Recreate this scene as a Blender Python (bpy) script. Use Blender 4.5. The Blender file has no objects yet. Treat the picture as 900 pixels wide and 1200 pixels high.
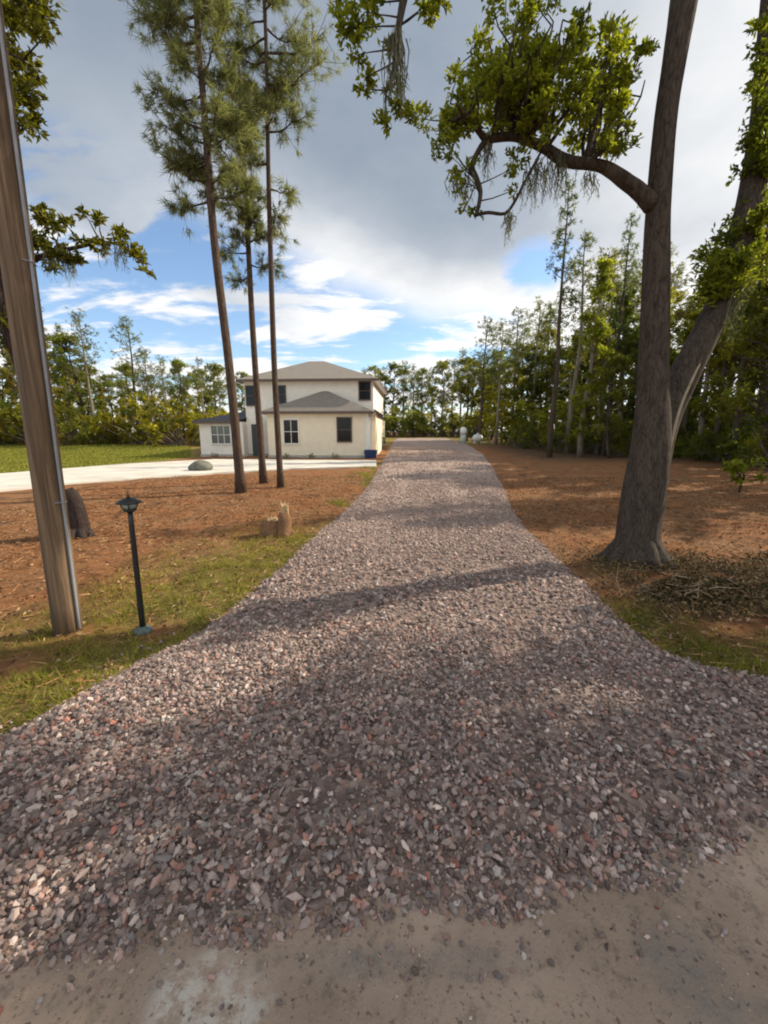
import bpy, math, random
import numpy as np
R = np.random.default_rng(7)
random.seed(7)
S = bpy.context.scene
C = S.collection
rad = math.radians

# ------------------------------------------------------------------ camera
CAM_Z, F, PITCH = 1.65, 470.0, rad(11.3)
cp, sp = math.cos(PITCH), math.sin(PITCH)
cam_d = bpy.data.cameras.new('camera'); cam = bpy.data.objects.new('camera', cam_d); C.objects.link(cam)
cam.location = (0, 0, CAM_Z); cam.rotation_euler = (math.pi/2 - PITCH, 0, 0)
cam_d.sensor_width = 36; cam_d.lens = 36*F/1200; cam_d.clip_start = 0.05; cam_d.clip_end = 3000
S.camera = cam

def sstep(a, b, x):
    t = np.clip((np.asarray(x, float)-a)/(b-a), 0, 1); return t*t*(3-2*t)
def hgt(x, y):
    """lie of the land: flat to the house, rising gently beyond"""
    return 0.45*sstep(27, 40, y) + 0.55*sstep(40, 62, y)
def ray(px, py):
    u, v = (px-450)/F, (py-600)/F
    return np.array([u, cp - v*sp, -sp - v*cp])
def P(px, py, Y):
    d = ray(px, py); return np.array([d[0]*Y/d[1], Y, CAM_Z + d[2]*Y/d[1]])
def G(px, py):
    d = ray(px, py); d = d/d[1]; ys = np.linspace(.3, 90, 6000)
    gap = CAM_Z + d[2]*ys - hgt(0, ys); i = int(np.argmax(gap < 0)) if (gap < 0).any() else len(ys)-1
    y = ys[i] if i in (0, len(ys)-1) else ys[i-1] + (ys[i]-ys[i-1])*gap[i-1]/(gap[i-1]-gap[i])
    return np.array([d[0]*y, y, float(hgt(0, y))])

# lattice noise for placement
_tab = R.random((256, 256))
def vn(x, y, s=1.0, o=0):
    x = np.asarray(x, float)*s + 17.3*o + 1000; y = np.asarray(y, float)*s + 9.1*o + 1000
    i, j = np.floor(x).astype(int), np.floor(y).astype(int); fx, fy = x-i, y-j
    fx, fy = fx*fx*(3-2*fx), fy*fy*(3-2*fy)
    a, b = _tab[i % 256, j % 256], _tab[(i+1) % 256, j % 256]
    c, d = _tab[i % 256, (j+1) % 256], _tab[(i+1) % 256, (j+1) % 256]
    return (a*(1-fx)+b*fx)*(1-fy) + (c*(1-fx)+d*fx)*fy
def fbm(x, y, s=1.0, o=0):
    return (vn(x, y, s, o)*.55 + vn(x, y, s*2.1, o+3)*.28 + vn(x, y, s*4.3, o+5)*.17)

# ------------------------------------------------------------------ mesh builder
class MB:
    def __init__(self): self.v, self.f, self.n, self.c = [], [], 0, []
    def add(self, v, f, c=None):
        """v (n,3), f (m,k) indices, c per-vertex value 0..1 or (n,3)"""
        v = np.asarray(v, float); f = np.asarray(f, int)
        self.v.append(v); self.f.append(f+self.n); self.n += len(v)
        if c is None: c = 0.5
        c = np.asarray(c, float)
        if c.ndim == 0: c = np.full((len(v), 3), float(c))
        elif c.ndim == 1 and len(c) == 3 and len(v) != 3: c = np.tile(c, (len(v), 1))
        elif c.ndim == 1: c = np.repeat(c[:, None], 3, 1)
        self.c.append(c)
    def mesh(self, name, mats, smooth=False):
        me = bpy.data.meshes.new(name)
        v = np.concatenate(self.v); me.vertices.add(len(v)); me.vertices.foreach_set('co', v.ravel())
        tot = np.concatenate([np.full(len(f), f.shape[1]) for f in self.f])
        li = np.concatenate([f.ravel() for f in self.f])
        me.loops.add(len(li)); me.loops.foreach_set('vertex_index', li.astype(np.int32))
        me.polygons.add(len(tot)); st = np.concatenate([[0], np.cumsum(tot)[:-1]])
        me.polygons.foreach_set('loop_start', st.astype(np.int32))
        try: me.polygons.foreach_set('loop_total', tot.astype(np.int32))
        except Exception: pass
        me.polygons.foreach_set('use_smooth', np.full(len(tot), smooth))
        c = np.concatenate(self.c); c4 = np.concatenate([c, np.ones((len(c), 1))], 1)
        at = me.color_attributes.new('tint', 'FLOAT_COLOR', 'POINT'); at.data.foreach_set('color', c4.ravel())
        me.materials.append(mats); me.update(calc_edges=True); me.validate()
        return me
    def obj(self, name, mat, parent=None, smooth=False):
        o = bpy.data.objects.new(name, self.mesh(name, mat, smooth)); C.objects.link(o)
        if parent: o.parent = parent
        return o
    # --- shapes
    def box(self, x0, x1, y0, y1, z0, z1, c=None):
        v = [(x, y, z) for x in (x0, x1) for y in (y0, y1) for z in (z0, z1)]
        self.add(v, [(0,1,3,2), (4,6,7,5), (0,4,5,1), (2,3,7,6), (0,2,6,4), (1,5,7,3)], c); return self
    def tube(self, pts, rr, n=8, cap=True, wob=0.0, c=None, flare=0):
        pts = np.asarray(pts, float); rr = np.broadcast_to(np.asarray(rr, float), (len(pts),))
        t = np.gradient(pts, axis=0); t /= np.linalg.norm(t, axis=1)[:, None] + 1e-9
        ref = np.array([1, 0, 0]) if abs(t[0][0]) < .8 else np.array([0, 1, 0])
        a = np.linspace(0, 2*np.pi, n, endpoint=False); V = []
        u = np.cross(t[0], ref); u /= np.linalg.norm(u)
        ph = R.random(4)*6.28
        for i in range(len(pts)):
            u = u - t[i]*np.dot(u, t[i]); u /= np.linalg.norm(u)+1e-9; w = np.cross(t[i], u)
            r = rr[i]*(1 + wob*(np.sin(2*a+ph[0]+i*.35) + .7*np.sin(3*a+ph[1]-i*.5) + .5*np.sin(5*a+ph[2]+i*.8)))
            V.append(pts[i] + np.cos(a)[:, None]*u*r[:, None] + np.sin(a)[:, None]*w*r[:, None])
        V = np.concatenate(V); k = np.arange(n); k1 = (k+1) % n
        Fq = np.concatenate([np.stack([i*n+k, i*n+k1, (i+1)*n+k1, (i+1)*n+k], 1) for i in range(len(pts)-1)])
        self.add(V, Fq, c)
        if cap:
            base = self.n - len(V)
            self.f.append(np.array([np.arange(n)[::-1]]) + base)
            self.f.append(np.array([np.arange(n)]) + base + (len(pts)-1)*n)
        return self
    def lathe(self, prof, n=20, c=None, at=(0, 0, 0)):
        a = np.linspace(0, 2*np.pi, n, endpoint=False); V = []
        for r, z in prof: V.append(np.stack([r*np.cos(a), r*np.sin(a), np.full(n, z)], 1))
        V = np.concatenate(V) + np.asarray(at); k = np.arange(n); k1 = (k+1) % n
        self.add(V, np.concatenate([np.stack([i*n+k, i*n+k1, (i+1)*n+k1, (i+1)*n+k], 1) for i in range(len(prof)-1)]), c)
        base = self.n - len(V)
        self.f.append(np.array([np.arange(n)[::-1]]) + base); self.f.append(np.array([np.arange(n)]) + base + (len(prof)-1)*n)
        return self
    def leaves(self, pts, dirs, L, W, c, fold=.25):
        """rhombic folded leaves from pts along dirs; L, W arrays; c per leaf (n,) or (n,3)"""
        n = len(pts); d = dirs/(np.linalg.norm(dirs, axis=1)[:, None]+1e-9)
        r = R.normal(size=(n, 3)); s = np.cross(d, r); s /= np.linalg.norm(s, axis=1)[:, None]+1e-9
        nn = np.cross(s, d); L = np.broadcast_to(L, (n,))[:, None]; W = np.broadcast_to(W, (n,))[:, None]
        v0 = pts; v2 = pts + d*L - nn*L*.12; m = pts + d*L*.5
        v1 = m + s*W*.5 + nn*W*fold; v3 = m - s*W*.5 + nn*W*fold
        V = np.stack([v0, v1, v2, v3], 1).reshape(-1, 3)
        c = np.asarray(c, float)
        if c.ndim == 1: c = np.repeat(c[:, None], 3, 1)
        self.add(V, np.arange(4*n).reshape(n, 4), np.repeat(c, 4, 0))
        return self
    def blades(self, pts, dirs, L, W, c, curve=0.0):
        n = len(pts); d = dirs/(np.linalg.norm(dirs, axis=1)[:, None]+1e-9)
        r = R.normal(size=(n, 3)); s = np.cross(d, r); s /= np.linalg.norm(s, axis=1)[:, None]+1e-9
        L = np.broadcast_to(L, (n,))[:, None]; W = np.broadcast_to(W, (n,))[:, None]
        tip = pts + d*L; tip[:, 2] -= (curve*L)[:, 0]
        V = np.stack([pts - s*W*.5, pts + s*W*.5, tip], 1).reshape(-1, 3)
        c = np.asarray(c, float)
        if c.ndim == 1: c = np.repeat(c[:, None], 3, 1)
        self.add(V, np.arange(3*n).reshape(n, 3), np.repeat(c, 3, 0))
        return self

def tag(o, label=None, cat=None, group=None, kind=None):
    if label: o['label'] = label
    if cat: o['category'] = cat
    if group: o['group'] = group
    if kind: o['kind'] = kind
    return o
def empty(name, loc, label, cat, group=None, rz=0):
    o = bpy.data.objects.new(name, None); C.objects.link(o); o.location = loc; o.rotation_euler = (0, 0, rz)
    o.empty_display_size = .2
    return tag(o, label, cat, group)
def copy_tree(o, parent=None):
    c = o.copy(); C.objects.link(c); c.parent = parent
    for ch in o.children: copy_tree(ch, c)
    return c

# ------------------------------------------------------------------ materials
def nodes(name):
    m = bpy.data.materials.new(name); m.use_nodes = True; nt = m.node_tree
    b = nt.nodes['Principled BSDF']; b.inputs['Roughness'].default_value = .85
    return m, nt, b
def N(nt, t, **kw):
    n = nt.nodes.new(t)
    for k, v in kw.items():
        if k in ('operation', 'blend_type', 'data_type', 'attribute_name', 'noise_dimensions', 'feature', 'sky_type', 'wave_type', 'bands_direction'): setattr(n, k, v)
        else: n.inputs[k.replace('_', ' ')].default_value = v
    return n
def ramp(nt, src, stops):
    r = nt.nodes.new('ShaderNodeValToRGB'); e = r.color_ramp.elements
    while len(e) < len(stops): e.new(.5)
    for i, (p, c) in enumerate(stops): e[i].position = p; e[i].color = (*c, 1)
    nt.links.new(src, r.inputs[0]); return r.outputs[0]
def noise(nt, vec, scale, detail=6, rough=.6, dist=0):
    n = nt.nodes.new('ShaderNodeTexNoise'); n.inputs['Scale'].default_value = scale; n.inputs['Detail'].default_value = detail
    n.inputs['Roughness'].default_value = rough; n.inputs['Distortion'].default_value = dist
    if vec is not None: nt.links.new(vec, n.inputs['Vector'])
    return n.outputs['Fac']
def mapping(nt, scale=(1, 1, 1), coord='Object', rot=(0, 0, 0)):
    t = nt.nodes.new('ShaderNodeTexCoord'); m = nt.nodes.new('ShaderNodeMapping'); m.inputs['Scale'].default_value = scale
    m.inputs['Rotation'].default_value = rot
    nt.links.new(t.outputs[coord], m.inputs[0]); return m.outputs[0]
def mixc(nt, fac, a, b, mode='MIX'):
    m = nt.nodes.new('ShaderNodeMix'); m.data_type = 'RGBA'; m.blend_type = mode
    for s, k in ((fac, 0), (a, 6), (b, 7)):
        if hasattr(s, 'links'): nt.links.new(s, m.inputs[k])
        elif k == 0: m.inputs[0].default_value = s
        else: m.inputs[k].default_value = (*s, 1)
    return m.outputs[2]
def math_(nt, op, a, b=0.0, clamp=False):
    m = nt.nodes.new('ShaderNodeMath'); m.operation = op; m.use_clamp = clamp
    for s, k in ((a, 0), (b, 1)):
        if hasattr(s, 'links'): nt.links.new(s, m.inputs[k])
        else: m.inputs[k].default_value = s
    return m.outputs[0]
def maprange(nt, v, a, b, c=0.0, d=1.0, smooth=True):
    m = nt.nodes.new('ShaderNodeMapRange'); m.interpolation_type = 'SMOOTHSTEP' if smooth else 'LINEAR'
    nt.links.new(v, m.inputs[0]); m.inputs[1].default_value = a; m.inputs[2].default_value = b; m.inputs[3].default_value = c; m.inputs[4].default_value = d
    return m.outputs[0]
def bump(nt, b, h, strength=.5, dist=.02):
    n = nt.nodes.new('ShaderNodeBump'); n.inputs['Strength'].default_value = strength; n.inputs['Distance'].default_value = dist
    nt.links.new(h, n.inputs['Height']); nt.links.new(n.outputs[0], b.inputs['Normal'])
def attr(nt, name='tint'):
    a = nt.nodes.new('ShaderNodeAttribute'); a.attribute_name = name; return a

def plain(name, col, rough=.8, spec=.3, var=.12, scale=8, bmp=.1, metal=0):
    m, nt, b = nodes(name); v = mapping(nt); f = noise(nt, v, scale)
    c = ramp(nt, f, [(.25, tuple(x*(1-var*2) for x in col)), (.75, tuple(min(1, x*(1+var)) for x in col))])
    nt.links.new(c, b.inputs['Base Color']); b.inputs['Roughness'].default_value = rough
    b.inputs['Specular IOR Level'].default_value = spec; b.inputs['Metallic'].default_value = metal
    if bmp: bump(nt, b, noise(nt, v, scale*6), bmp, .01)
    return m
def bark(name, dark, light, zs=.25, scale=14, bs=.9):
    m, nt, b = nodes(name); v = mapping(nt, (1, 1, zs))
    vo = nt.nodes.new('ShaderNodeTexVoronoi'); vo.feature = 'DISTANCE_TO_EDGE'; vo.inputs['Scale'].default_value = scale
    n1 = noise(nt, v, scale*.8, 8, .7, .4); n2 = noise(nt, mapping(nt, (1, 1, .6)), 1.6, 4)
    vm = nt.nodes.new('ShaderNodeVectorMath'); vm.operation = 'ADD'; nt.links.new(v, vm.inputs[0])
    nn = nt.nodes.new('ShaderNodeTexNoise'); nn.inputs['Scale'].default_value = 5; nt.links.new(v, nn.inputs['Vector'])
    sc = nt.nodes.new('ShaderNodeVectorMath'); sc.operation = 'SCALE'; sc.inputs['Scale'].default_value = .45
    nt.links.new(nn.outputs['Color'], sc.inputs[0]); nt.links.new(sc.outputs[0], vm.inputs[1]); nt.links.new(vm.outputs[0], vo.inputs['Vector'])
    edge = maprange(nt, vo.outputs['Distance'], 0, .16)
    n3 = noise(nt, v, scale*2.6, 8, .75, .6)
    h = math_(nt, 'ADD', math_(nt, 'MULTIPLY', edge, .13), math_(nt, 'ADD', math_(nt, 'MULTIPLY', n1, .62), math_(nt, 'MULTIPLY', n3, .50)))
    c = ramp(nt, h, [(.42, dark), (.90, light)])
    lichen = maprange(nt, n2, .56, .72, 0, .45)
    c = mixc(nt, lichen, c, (light[0]*1.25, light[1]*1.35, light[2]*1.3))
    nt.links.new(c, b.inputs['Base Color']); b.inputs['Roughness'].default_value = .95; b.inputs['Specular IOR Level'].default_value = .15
    bump(nt, b, h, bs, .03); return m
def leafmat(name, c0, c1, trans=.4, rough=.5, objcol=True):
    """two-sided leaf: tint attribute runs from c0 to c1; object colour multiplies"""
    m, nt, b = nodes(name); a = attr(nt)
    sep = nt.nodes.new('ShaderNodeSeparateColor'); nt.links.new(a.outputs['Color'], sep.inputs[0])
    c = ramp(nt, sep.outputs[0], [(0, c0), (1, c1)])
    if objcol:
        oi = nt.nodes.new('ShaderNodeObjectInfo'); c = mixc(nt, 1.0, c, oi.outputs['Color'], 'MULTIPLY')
    nt.links.new(c, b.inputs['Base Color']); b.inputs['Roughness'].default_value = rough; b.inputs['Specular IOR Level'].default_value = .25
    tr = nt.nodes.new('ShaderNodeBsdfTranslucent')
    tc = mixc(nt, 1.0, c, (1.25, 1.3, .7), 'MULTIPLY'); nt.links.new(tc, tr.inputs['Color'])
    mx = nt.nodes.new('ShaderNodeMixShader'); mx.inputs[0].default_value = trans
    nt.links.new(b.outputs[0], mx.inputs[1]); nt.links.new(tr.outputs[0], mx.inputs[2])
    nt.links.new(mx.outputs[0], nt.nodes['Material Output'].inputs['Surface']); return m
def tintmat(name, rough=.9, spec=.2, bscale=60, bstr=.4, trans=0):
    """surface whose own colour is stored piece by piece in the tint attribute"""
    m, nt, b = nodes(name); a = attr(nt); v = mapping(nt); f = noise(nt, v, bscale, 5, .7)
    c = mixc(nt, 1.0, a.outputs['Color'], ramp(nt, f, [(.2, (.7, .7, .7)), (.8, (1.25, 1.25, 1.25))]), 'MULTIPLY')
    nt.links.new(c, b.inputs['Base Color']); b.inputs['Roughness'].default_value = rough; b.inputs['Specular IOR Level'].default_value = spec
    if bstr: bump(nt, b, f, bstr, .006)
    return m

M = {}
M['oak_bark'] = bark('oak_bark', (.020, .015, .012), (.135, .108, .088), .22, 24, 1.0)
M['dark_bark'] = bark('dark_bark', (.018, .013, .012), (.085, .062, .055), .2, 24)
M['pine_bark'] = bark('pine_bark', (.03, .022, .017), (.15, .105, .08), .25, 20)
M['far_bark'] = bark('far_bark', (.10, .085, .065), (.30, .26, .20), .2, 6, .6)
M['far_bark_dark'] = bark('far_bark_dark', (.035, .028, .02), (.13, .10, .075), .2, 6, .6)
M['oak_leaf'] = leafmat('oak_leaf', (.05, .07, .008), (.30, .32, .028), .6)
M['needle'] = leafmat('needle', (.08, .095, .05), (.27, .275, .125), .55)
M['far_leaf'] = leafmat('far_leaf', (.06, .075, .018), (.28, .285, .065), .68)
M['moss'] = leafmat('moss', (.10, .11, .07), (.30, .30, .21), .35, .9)
M['grass'] = leafmat('grass', (.09, .105, .014), (.40, .36, .075), .45, .6)
M['straw'] = tintmat('straw', .9, .1, 30, 0)
M['stone'] = tintmat('stone', .9, .25, 90, .5)

# ground sheet: pine straw and bare earth, greener where the sown grass mask says so
m, nt, b = nodes('forest_floor'); v = mapping(nt)
f1 = noise(nt, v, .7, 6, .65); f2 = noise(nt, v, 9, 8, .75); f3 = noise(nt, mapping(nt, (60, 14, 1), rot=(0, 0, .6)), 1.0, 6, .8)
straw = ramp(nt, f2, [(.25, (.07, .030, .014)), (.5, (.24, .102, .042)), (.75, (.46, .22, .10))])
dry = ramp(nt, f3, [(.25, (.085, .045, .024)), (.75, (.38, .22, .115))])
c = mixc(nt, maprange(nt, f1, .42, .62, 0.1, .8), straw, dry)
a = attr(nt, 'tint'); sep = nt.nodes.new('ShaderNodeSeparateColor'); nt.links.new(a.outputs['Color'], sep.inputs[0])
gcol = ramp(nt, f2, [(.25, (.06, .055, .016)), (.5, (.16, .145, .04)), (.8, (.32, .25, .10))])
c = mixc(nt, math_(nt, 'MULTIPLY', sep.outputs[0], .9, True), c, gcol)
dk = ramp(nt, f2, [(.3, (.03, .022, .014)), (.8, (.17, .115, .07))])      # darker floor tone under the brush and in the right-hand woods
f5 = noise(nt, v, 1.9, 4, .6, .6); c = mixc(nt, maprange(nt, f5, .52, .66, 0, .6), c, (.075, .042, .026)); c = mixc(nt, sep.outputs[1], c, dk)
gr = ramp(nt, f2, [(.25, (.10, .13, .025)), (.75, (.24, .27, .06))])        # mown lawn far off
c = mixc(nt, sep.outputs[2], c, gr)
nt.links.new(c, b.inputs['Base Color']); b.inputs['Roughness'].default_value = .95; b.inputs['Specular IOR Level'].default_value = .1
bump(nt, b, math_(nt, 'ADD', f2, f3), .8, .03); M['floor'] = m

m, nt, b = nodes('gravel_bed'); v = mapping(nt)
vo = nt.nodes.new('ShaderNodeTexVoronoi'); vo.inputs['Scale'].default_value = 30; nt.links.new(v, vo.inputs['Vector'])
f1 = noise(nt, v, 1.2, 5); sepc = nt.nodes.new('ShaderNodeSeparateColor'); nt.links.new(vo.outputs['Color'], sepc.inputs[0])
c = ramp(nt, sepc.outputs[0], [(0, (.035, .025, .023)), (.35, (.09, .064, .057)), (.7, (.22, .16, .14)), (1, (.36, .28, .24))])
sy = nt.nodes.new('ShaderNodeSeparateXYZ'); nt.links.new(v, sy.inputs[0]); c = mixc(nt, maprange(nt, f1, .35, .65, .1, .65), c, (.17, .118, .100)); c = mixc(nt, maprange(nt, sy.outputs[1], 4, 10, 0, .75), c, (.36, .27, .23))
nt.links.new(c, b.inputs['Base Color']); b.inputs['Roughness'].default_value = .95
bump(nt, b, vo.outputs['Distance'], .8, .02); M['gravel'] = m

m, nt, b = nodes('road_dirt'); v = mapping(nt)
f1 = noise(nt, v, 1.3, 6, .6); f2 = noise(nt, v, 22, 8, .7); f3 = noise(nt, v, 90, 4, .7)
c = ramp(nt, f1, [(.3, (.20, .145, .105)), (.5, (.30, .222, .168)), (.7, (.40, .30, .23))])
c = mixc(nt, maprange(nt, f2, .50, .68, 0, .6), c, (.12, .097, .075))
pt = noise(nt, v, .9, 3, .5, .5)
a = attr(nt); sp_ = nt.nodes.new('ShaderNodeSeparateColor'); nt.links.new(a.outputs['Color'], sp_.inputs[0]); c = mixc(nt, math_(nt, 'MULTIPLY', sp_.outputs[0], maprange(nt, f2, .40, .58, .05, .9)), c, (.47, .425, .375)); c = mixc(nt, math_(nt, 'MULTIPLY', sp_.outputs[1], maprange(nt, f2, .35, .6, .4, 1)), c, (.17, .15, .135)); f4 = noise(nt, v, 55, 3, .6); c = mixc(nt, maprange(nt, f4, .60, .68, 0, .7), c, (.07, .055, .045)); c = mixc(nt, maprange(nt, f3, .62, .72, 0, .5), c, (.42, .38, .33))
nt.links.new(c, b.inputs['Base Color']); b.inputs['Roughness'].default_value = .95
bump(nt, b, math_(nt, 'ADD', f2, math_(nt, 'MULTIPLY', f3, .5)), .7, .012); M['dirt'] = m
M['concrete'] = plain('concrete', (.60, .57, .51), .85, .3, .16, .9, .15)

# pole wood: grey-brown with long grain and checks
m, nt, b = nodes('pole_wood'); g1 = noise(nt, mapping(nt, (26, 26, .7)), 1, 6, .7); g2 = noise(nt, mapping(nt, (1, 1, .5)), 2.2, 4)
c = ramp(nt, g1, [(.3, (.035, .022, .014)), (.5, (.125, .08, .046)), (.72, (.29, .19, .11))])
c = mixc(nt, maprange(nt, g2, .45, .7, 0, .5), c, (.11, .085, .062)); g3 = noise(nt, mapping(nt, (60, 60, 1.2)), 1, 6, .8); c = mixc(nt, maprange(nt, g3, .58, .66, 0, .8), c, (.03, .022, .017))
nt.links.new(c, b.inputs['Base Color']); b.inputs['Roughness'].default_value = .85; bump(nt, b, g1, .8, .012); M['pole'] = m
M['conduit'] = plain('conduit', (.27, .285, .31), .5, .4, .08, 10, .05)
M['black_metal'] = plain('black_metal', (.012, .012, .014), .45, .5, .2, 20, .1)
M['lamp_glass'] = plain('lamp_glass', (.30, .36, .33), .15, .5, .1, 5, 0)
M['base_plate'] = plain('base_plate', (.10, .14, .14), .8, .3, .15, 20, .2)
M['stump_wood'] = bark('stump_wood', (.10, .055, .03), (.36, .20, .11), .3, 30)
M['cut_wood'] = plain('cut_wood', (.62, .46, .27), .85, .2, .2, 30, .3)
M['stucco'] = plain('stucco', (.82, .74, .58), .9, .2, .05, 3, .25)
M['stucco_pale'] = plain('stucco_pale', (.80, .77, .70), .9, .2, .05, 3, .25)
M['white_trim'] = plain('white_trim', (.80, .79, .76), .6, .3, .03, 3, .05)
M['fascia'] = plain('fascia', (.13, .10, .085), .7, .3, .1, 5, .05)
M['pane'] = plain('pane', (.008, .009, .011), .1, .3, .1, 2, 0)
M['pale_pane'] = plain('pale_pane', (.09, .12, .12), .08, .7, .1, 2, 0)
M['door_paint'] = plain('door_paint', (.05, .06, .065), .5, .4, .1, 5, .05)
M['blue_plastic'] = plain('blue_plastic', (.02, .05, .14), .4, .4, .1, 5, .02)
M['white_plastic'] = plain('white_plastic', (.78, .79, .77), .45, .4, .04, 4, .03)
M['pale_green'] = plain('pale_green', (.50, .57, .50), .5, .4, .06, 4, .03)
M['boulder'] = plain('boulder', (.17, .17, .14), .95, .2, .25, 6, .8)
m, nt, b = nodes('shingles'); v = mapping(nt)
br = nt.nodes.new('ShaderNodeTexBrick'); br.inputs['Scale'].default_value = 3.2; br.inputs['Color1'].default_value = (.15, .135, .12, 1); br.inputs['Color2'].default_value = (.21, .19, .165, 1)
br.inputs['Mortar'].default_value = (.09, .08, .07, 1); br.inputs['Mortar Size'].default_value = .012; br.inputs['Brick Width'].default_value = .7; br.inputs['Row Height'].default_value = .4
nt.links.new(v, br.inputs['Vector']); nt.links.new(mixc(nt, noise(nt, v, 3), br.outputs['Color'], (.22, .195, .165)), b.inputs['Base Color'])
bump(nt, b, br.outputs['Fac'], .4, .01); M['shingles'] = m
M['slate'] = plain('slate', (.07, .072, .078), .8, .3, .15, 8, .3)

# ------------------------------------------------------------------ world: sky with cloud deck
SUN_DIR = np.array([.93, .37, 0]); SUN_DIR /= np.linalg.norm(SUN_DIR); ELEV = rad(34)
w = bpy.data.worlds.new('World'); S.world = w; w.use_nodes = True; nt = w.node_tree; nt.nodes.clear()
out = nt.nodes.new('ShaderNodeOutputWorld')
sky = nt.nodes.new('ShaderNodeTexSky'); sky.sky_type = 'NISHITA'; sky.sun_disc = False; sky.sun_elevation = ELEV
sky.sun_rotation = math.atan2(SUN_DIR[0], SUN_DIR[1]); sky.air_density = 1.0; sky.dust_density = .3; sky.ozone_density = 2.5
bg1 = nt.nodes.new('ShaderNodeBackground'); bg1.inputs[1].default_value = .15; nt.links.new(sky.outputs[0], bg1.inputs[0])
tc = nt.nodes.new('ShaderNodeTexCoord'); sx = nt.nodes.new('ShaderNodeSeparateXYZ'); nt.links.new(tc.outputs['Generated'], sx.inputs[0])
x, y, z = sx.outputs
zc = math_(nt, 'MAXIMUM', z, .0)
lxy = math_(nt, 'SQRT', math_(nt, 'ADD', math_(nt, 'MULTIPLY', x, x), math_(nt, 'ADD', math_(nt, 'MULTIPLY', y, y), 1e-4)))
te = math_(nt, 'MINIMUM', math_(nt, 'DIVIDE', zc, lxy), 8.0)          # tan(elevation)
sa = math_(nt, 'DIVIDE', x, lxy)                                        # sin(azimuth)
cv = nt.nodes.new('ShaderNodeCombineXYZ'); dz = math_(nt, 'ADD', zc, .22)
nt.links.new(math_(nt, 'DIVIDE', x, dz), cv.inputs[0]); nt.links.new(math_(nt, 'DIVIDE', y, dz), cv.inputs[1])
n_big = noise(nt, cv.outputs[0], .9, 8, .55, .3); n_fin = noise(nt, cv.outputs[0], 2.4, 10, .6, .2)
mp = nt.nodes.new('ShaderNodeMapping'); mp.inputs['Scale'].default_value = (1.0, 2.6, 1); mp.inputs['Location'].default_value = (3.1, 1.7, .4); nt.links.new(cv.outputs[0], mp.inputs[0])
n_low = noise(nt, mp.outputs[0], 1.5, 9, .58, .4)
tt = math_(nt, 'ADD', te, math_(nt, 'MULTIPLY', sa, .36))               # sloping edge of the grey deck
edge = math_(nt, 'ADD', tt, math_(nt, 'MULTIPLY', math_(nt, 'SUBTRACT', n_big, .5), .30))
deck = maprange(nt, edge, .25, .37)
hole = math_(nt, 'ADD', math_(nt, 'POWER', math_(nt, 'MULTIPLY', math_(nt, 'SUBTRACT', sa, .34), 14.0), 2.0), math_(nt, 'POWER', math_(nt, 'MULTIPLY', math_(nt, 'SUBTRACT', te, .345), 17.0), 2.0))
hole = maprange(nt, math_(nt, 'ADD', hole, math_(nt, 'MULTIPLY', math_(nt, 'SUBTRACT', math_(nt, 'ADD', math_(nt, 'MULTIPLY', n_fin, .6), math_(nt, 'MULTIPLY', n_low, .4)), .5), 6.5)), .1, 1.5)
deck = math_(nt, 'MULTIPLY', deck, hole)
cum = maprange(nt, math_(nt, 'ADD', n_low, math_(nt, 'MULTIPLY', math_(nt, 'SUBTRACT', n_fin, .5), .35)), .43, .55)
mask = math_(nt, 'MAXIMUM', deck, math_(nt, 'MULTIPLY', math_(nt, 'MULTIPLY', cum, hole), .96))
# brightness: grey belly high up, white edges low down and toward the sun
br_ = math_(nt, 'ADD', math_(nt, 'MULTIPLY', maprange(nt, edge, .28, .56, .92, .05), math_(nt, 'MAXIMUM', maprange(nt, sa, -.65, .0, .25, 1), maprange(nt, tt, .10, .24, 1, 0))), math_(nt, 'MULTIPLY', math_(nt, 'SUBTRACT', n_fin, .5), .50))
br_ = math_(nt, 'ADD', br_, maprange(nt, sa, .05, .75, 0, .75))
br_ = math_(nt, 'ADD', br_, maprange(nt, y, -.5, .1, .75, 0))           # unseen cloud behind the viewer, brightened to light the house front
br_ = math_(nt, 'ADD', br_, math_(nt, 'MULTIPLY', math_(nt, 'SUBTRACT', n_big, .5), .45))
ccol = ramp(nt, br_, [(0, (.235, .28, .345)), (.35, (.375, .415, .47)), (.8, (.74, .745, .75)), (1, (.86, .85, .83))])
bg2 = nt.nodes.new('ShaderNodeBackground'); bg2.inputs[1].default_value = 1.0; nt.links.new(ccol, bg2.inputs[0])
mx = nt.nodes.new('ShaderNodeMixShader'); nt.links.new(mask, mx.inputs[0]); nt.links.new(bg1.outputs[0], mx.inputs[1]); nt.links.new(bg2.outputs[0], mx.inputs[2])
nt.links.new(mx.outputs[0], out.inputs['Surface'])

sd = bpy.data.lights.new('sun', 'SUN'); sd.energy = 5.0; sd.angle = rad(.6); sd.color = (1, .87, .68)
so = bpy.data.objects.new('sun', sd); C.objects.link(so); so.location = (20, 8, 15)
from mathutils import Vector
so.rotation_euler = Vector((SUN_DIR[0]*math.cos(ELEV), SUN_DIR[1]*math.cos(ELEV), math.sin(ELEV))).to_track_quat('Z', 'Y').to_euler()

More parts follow.
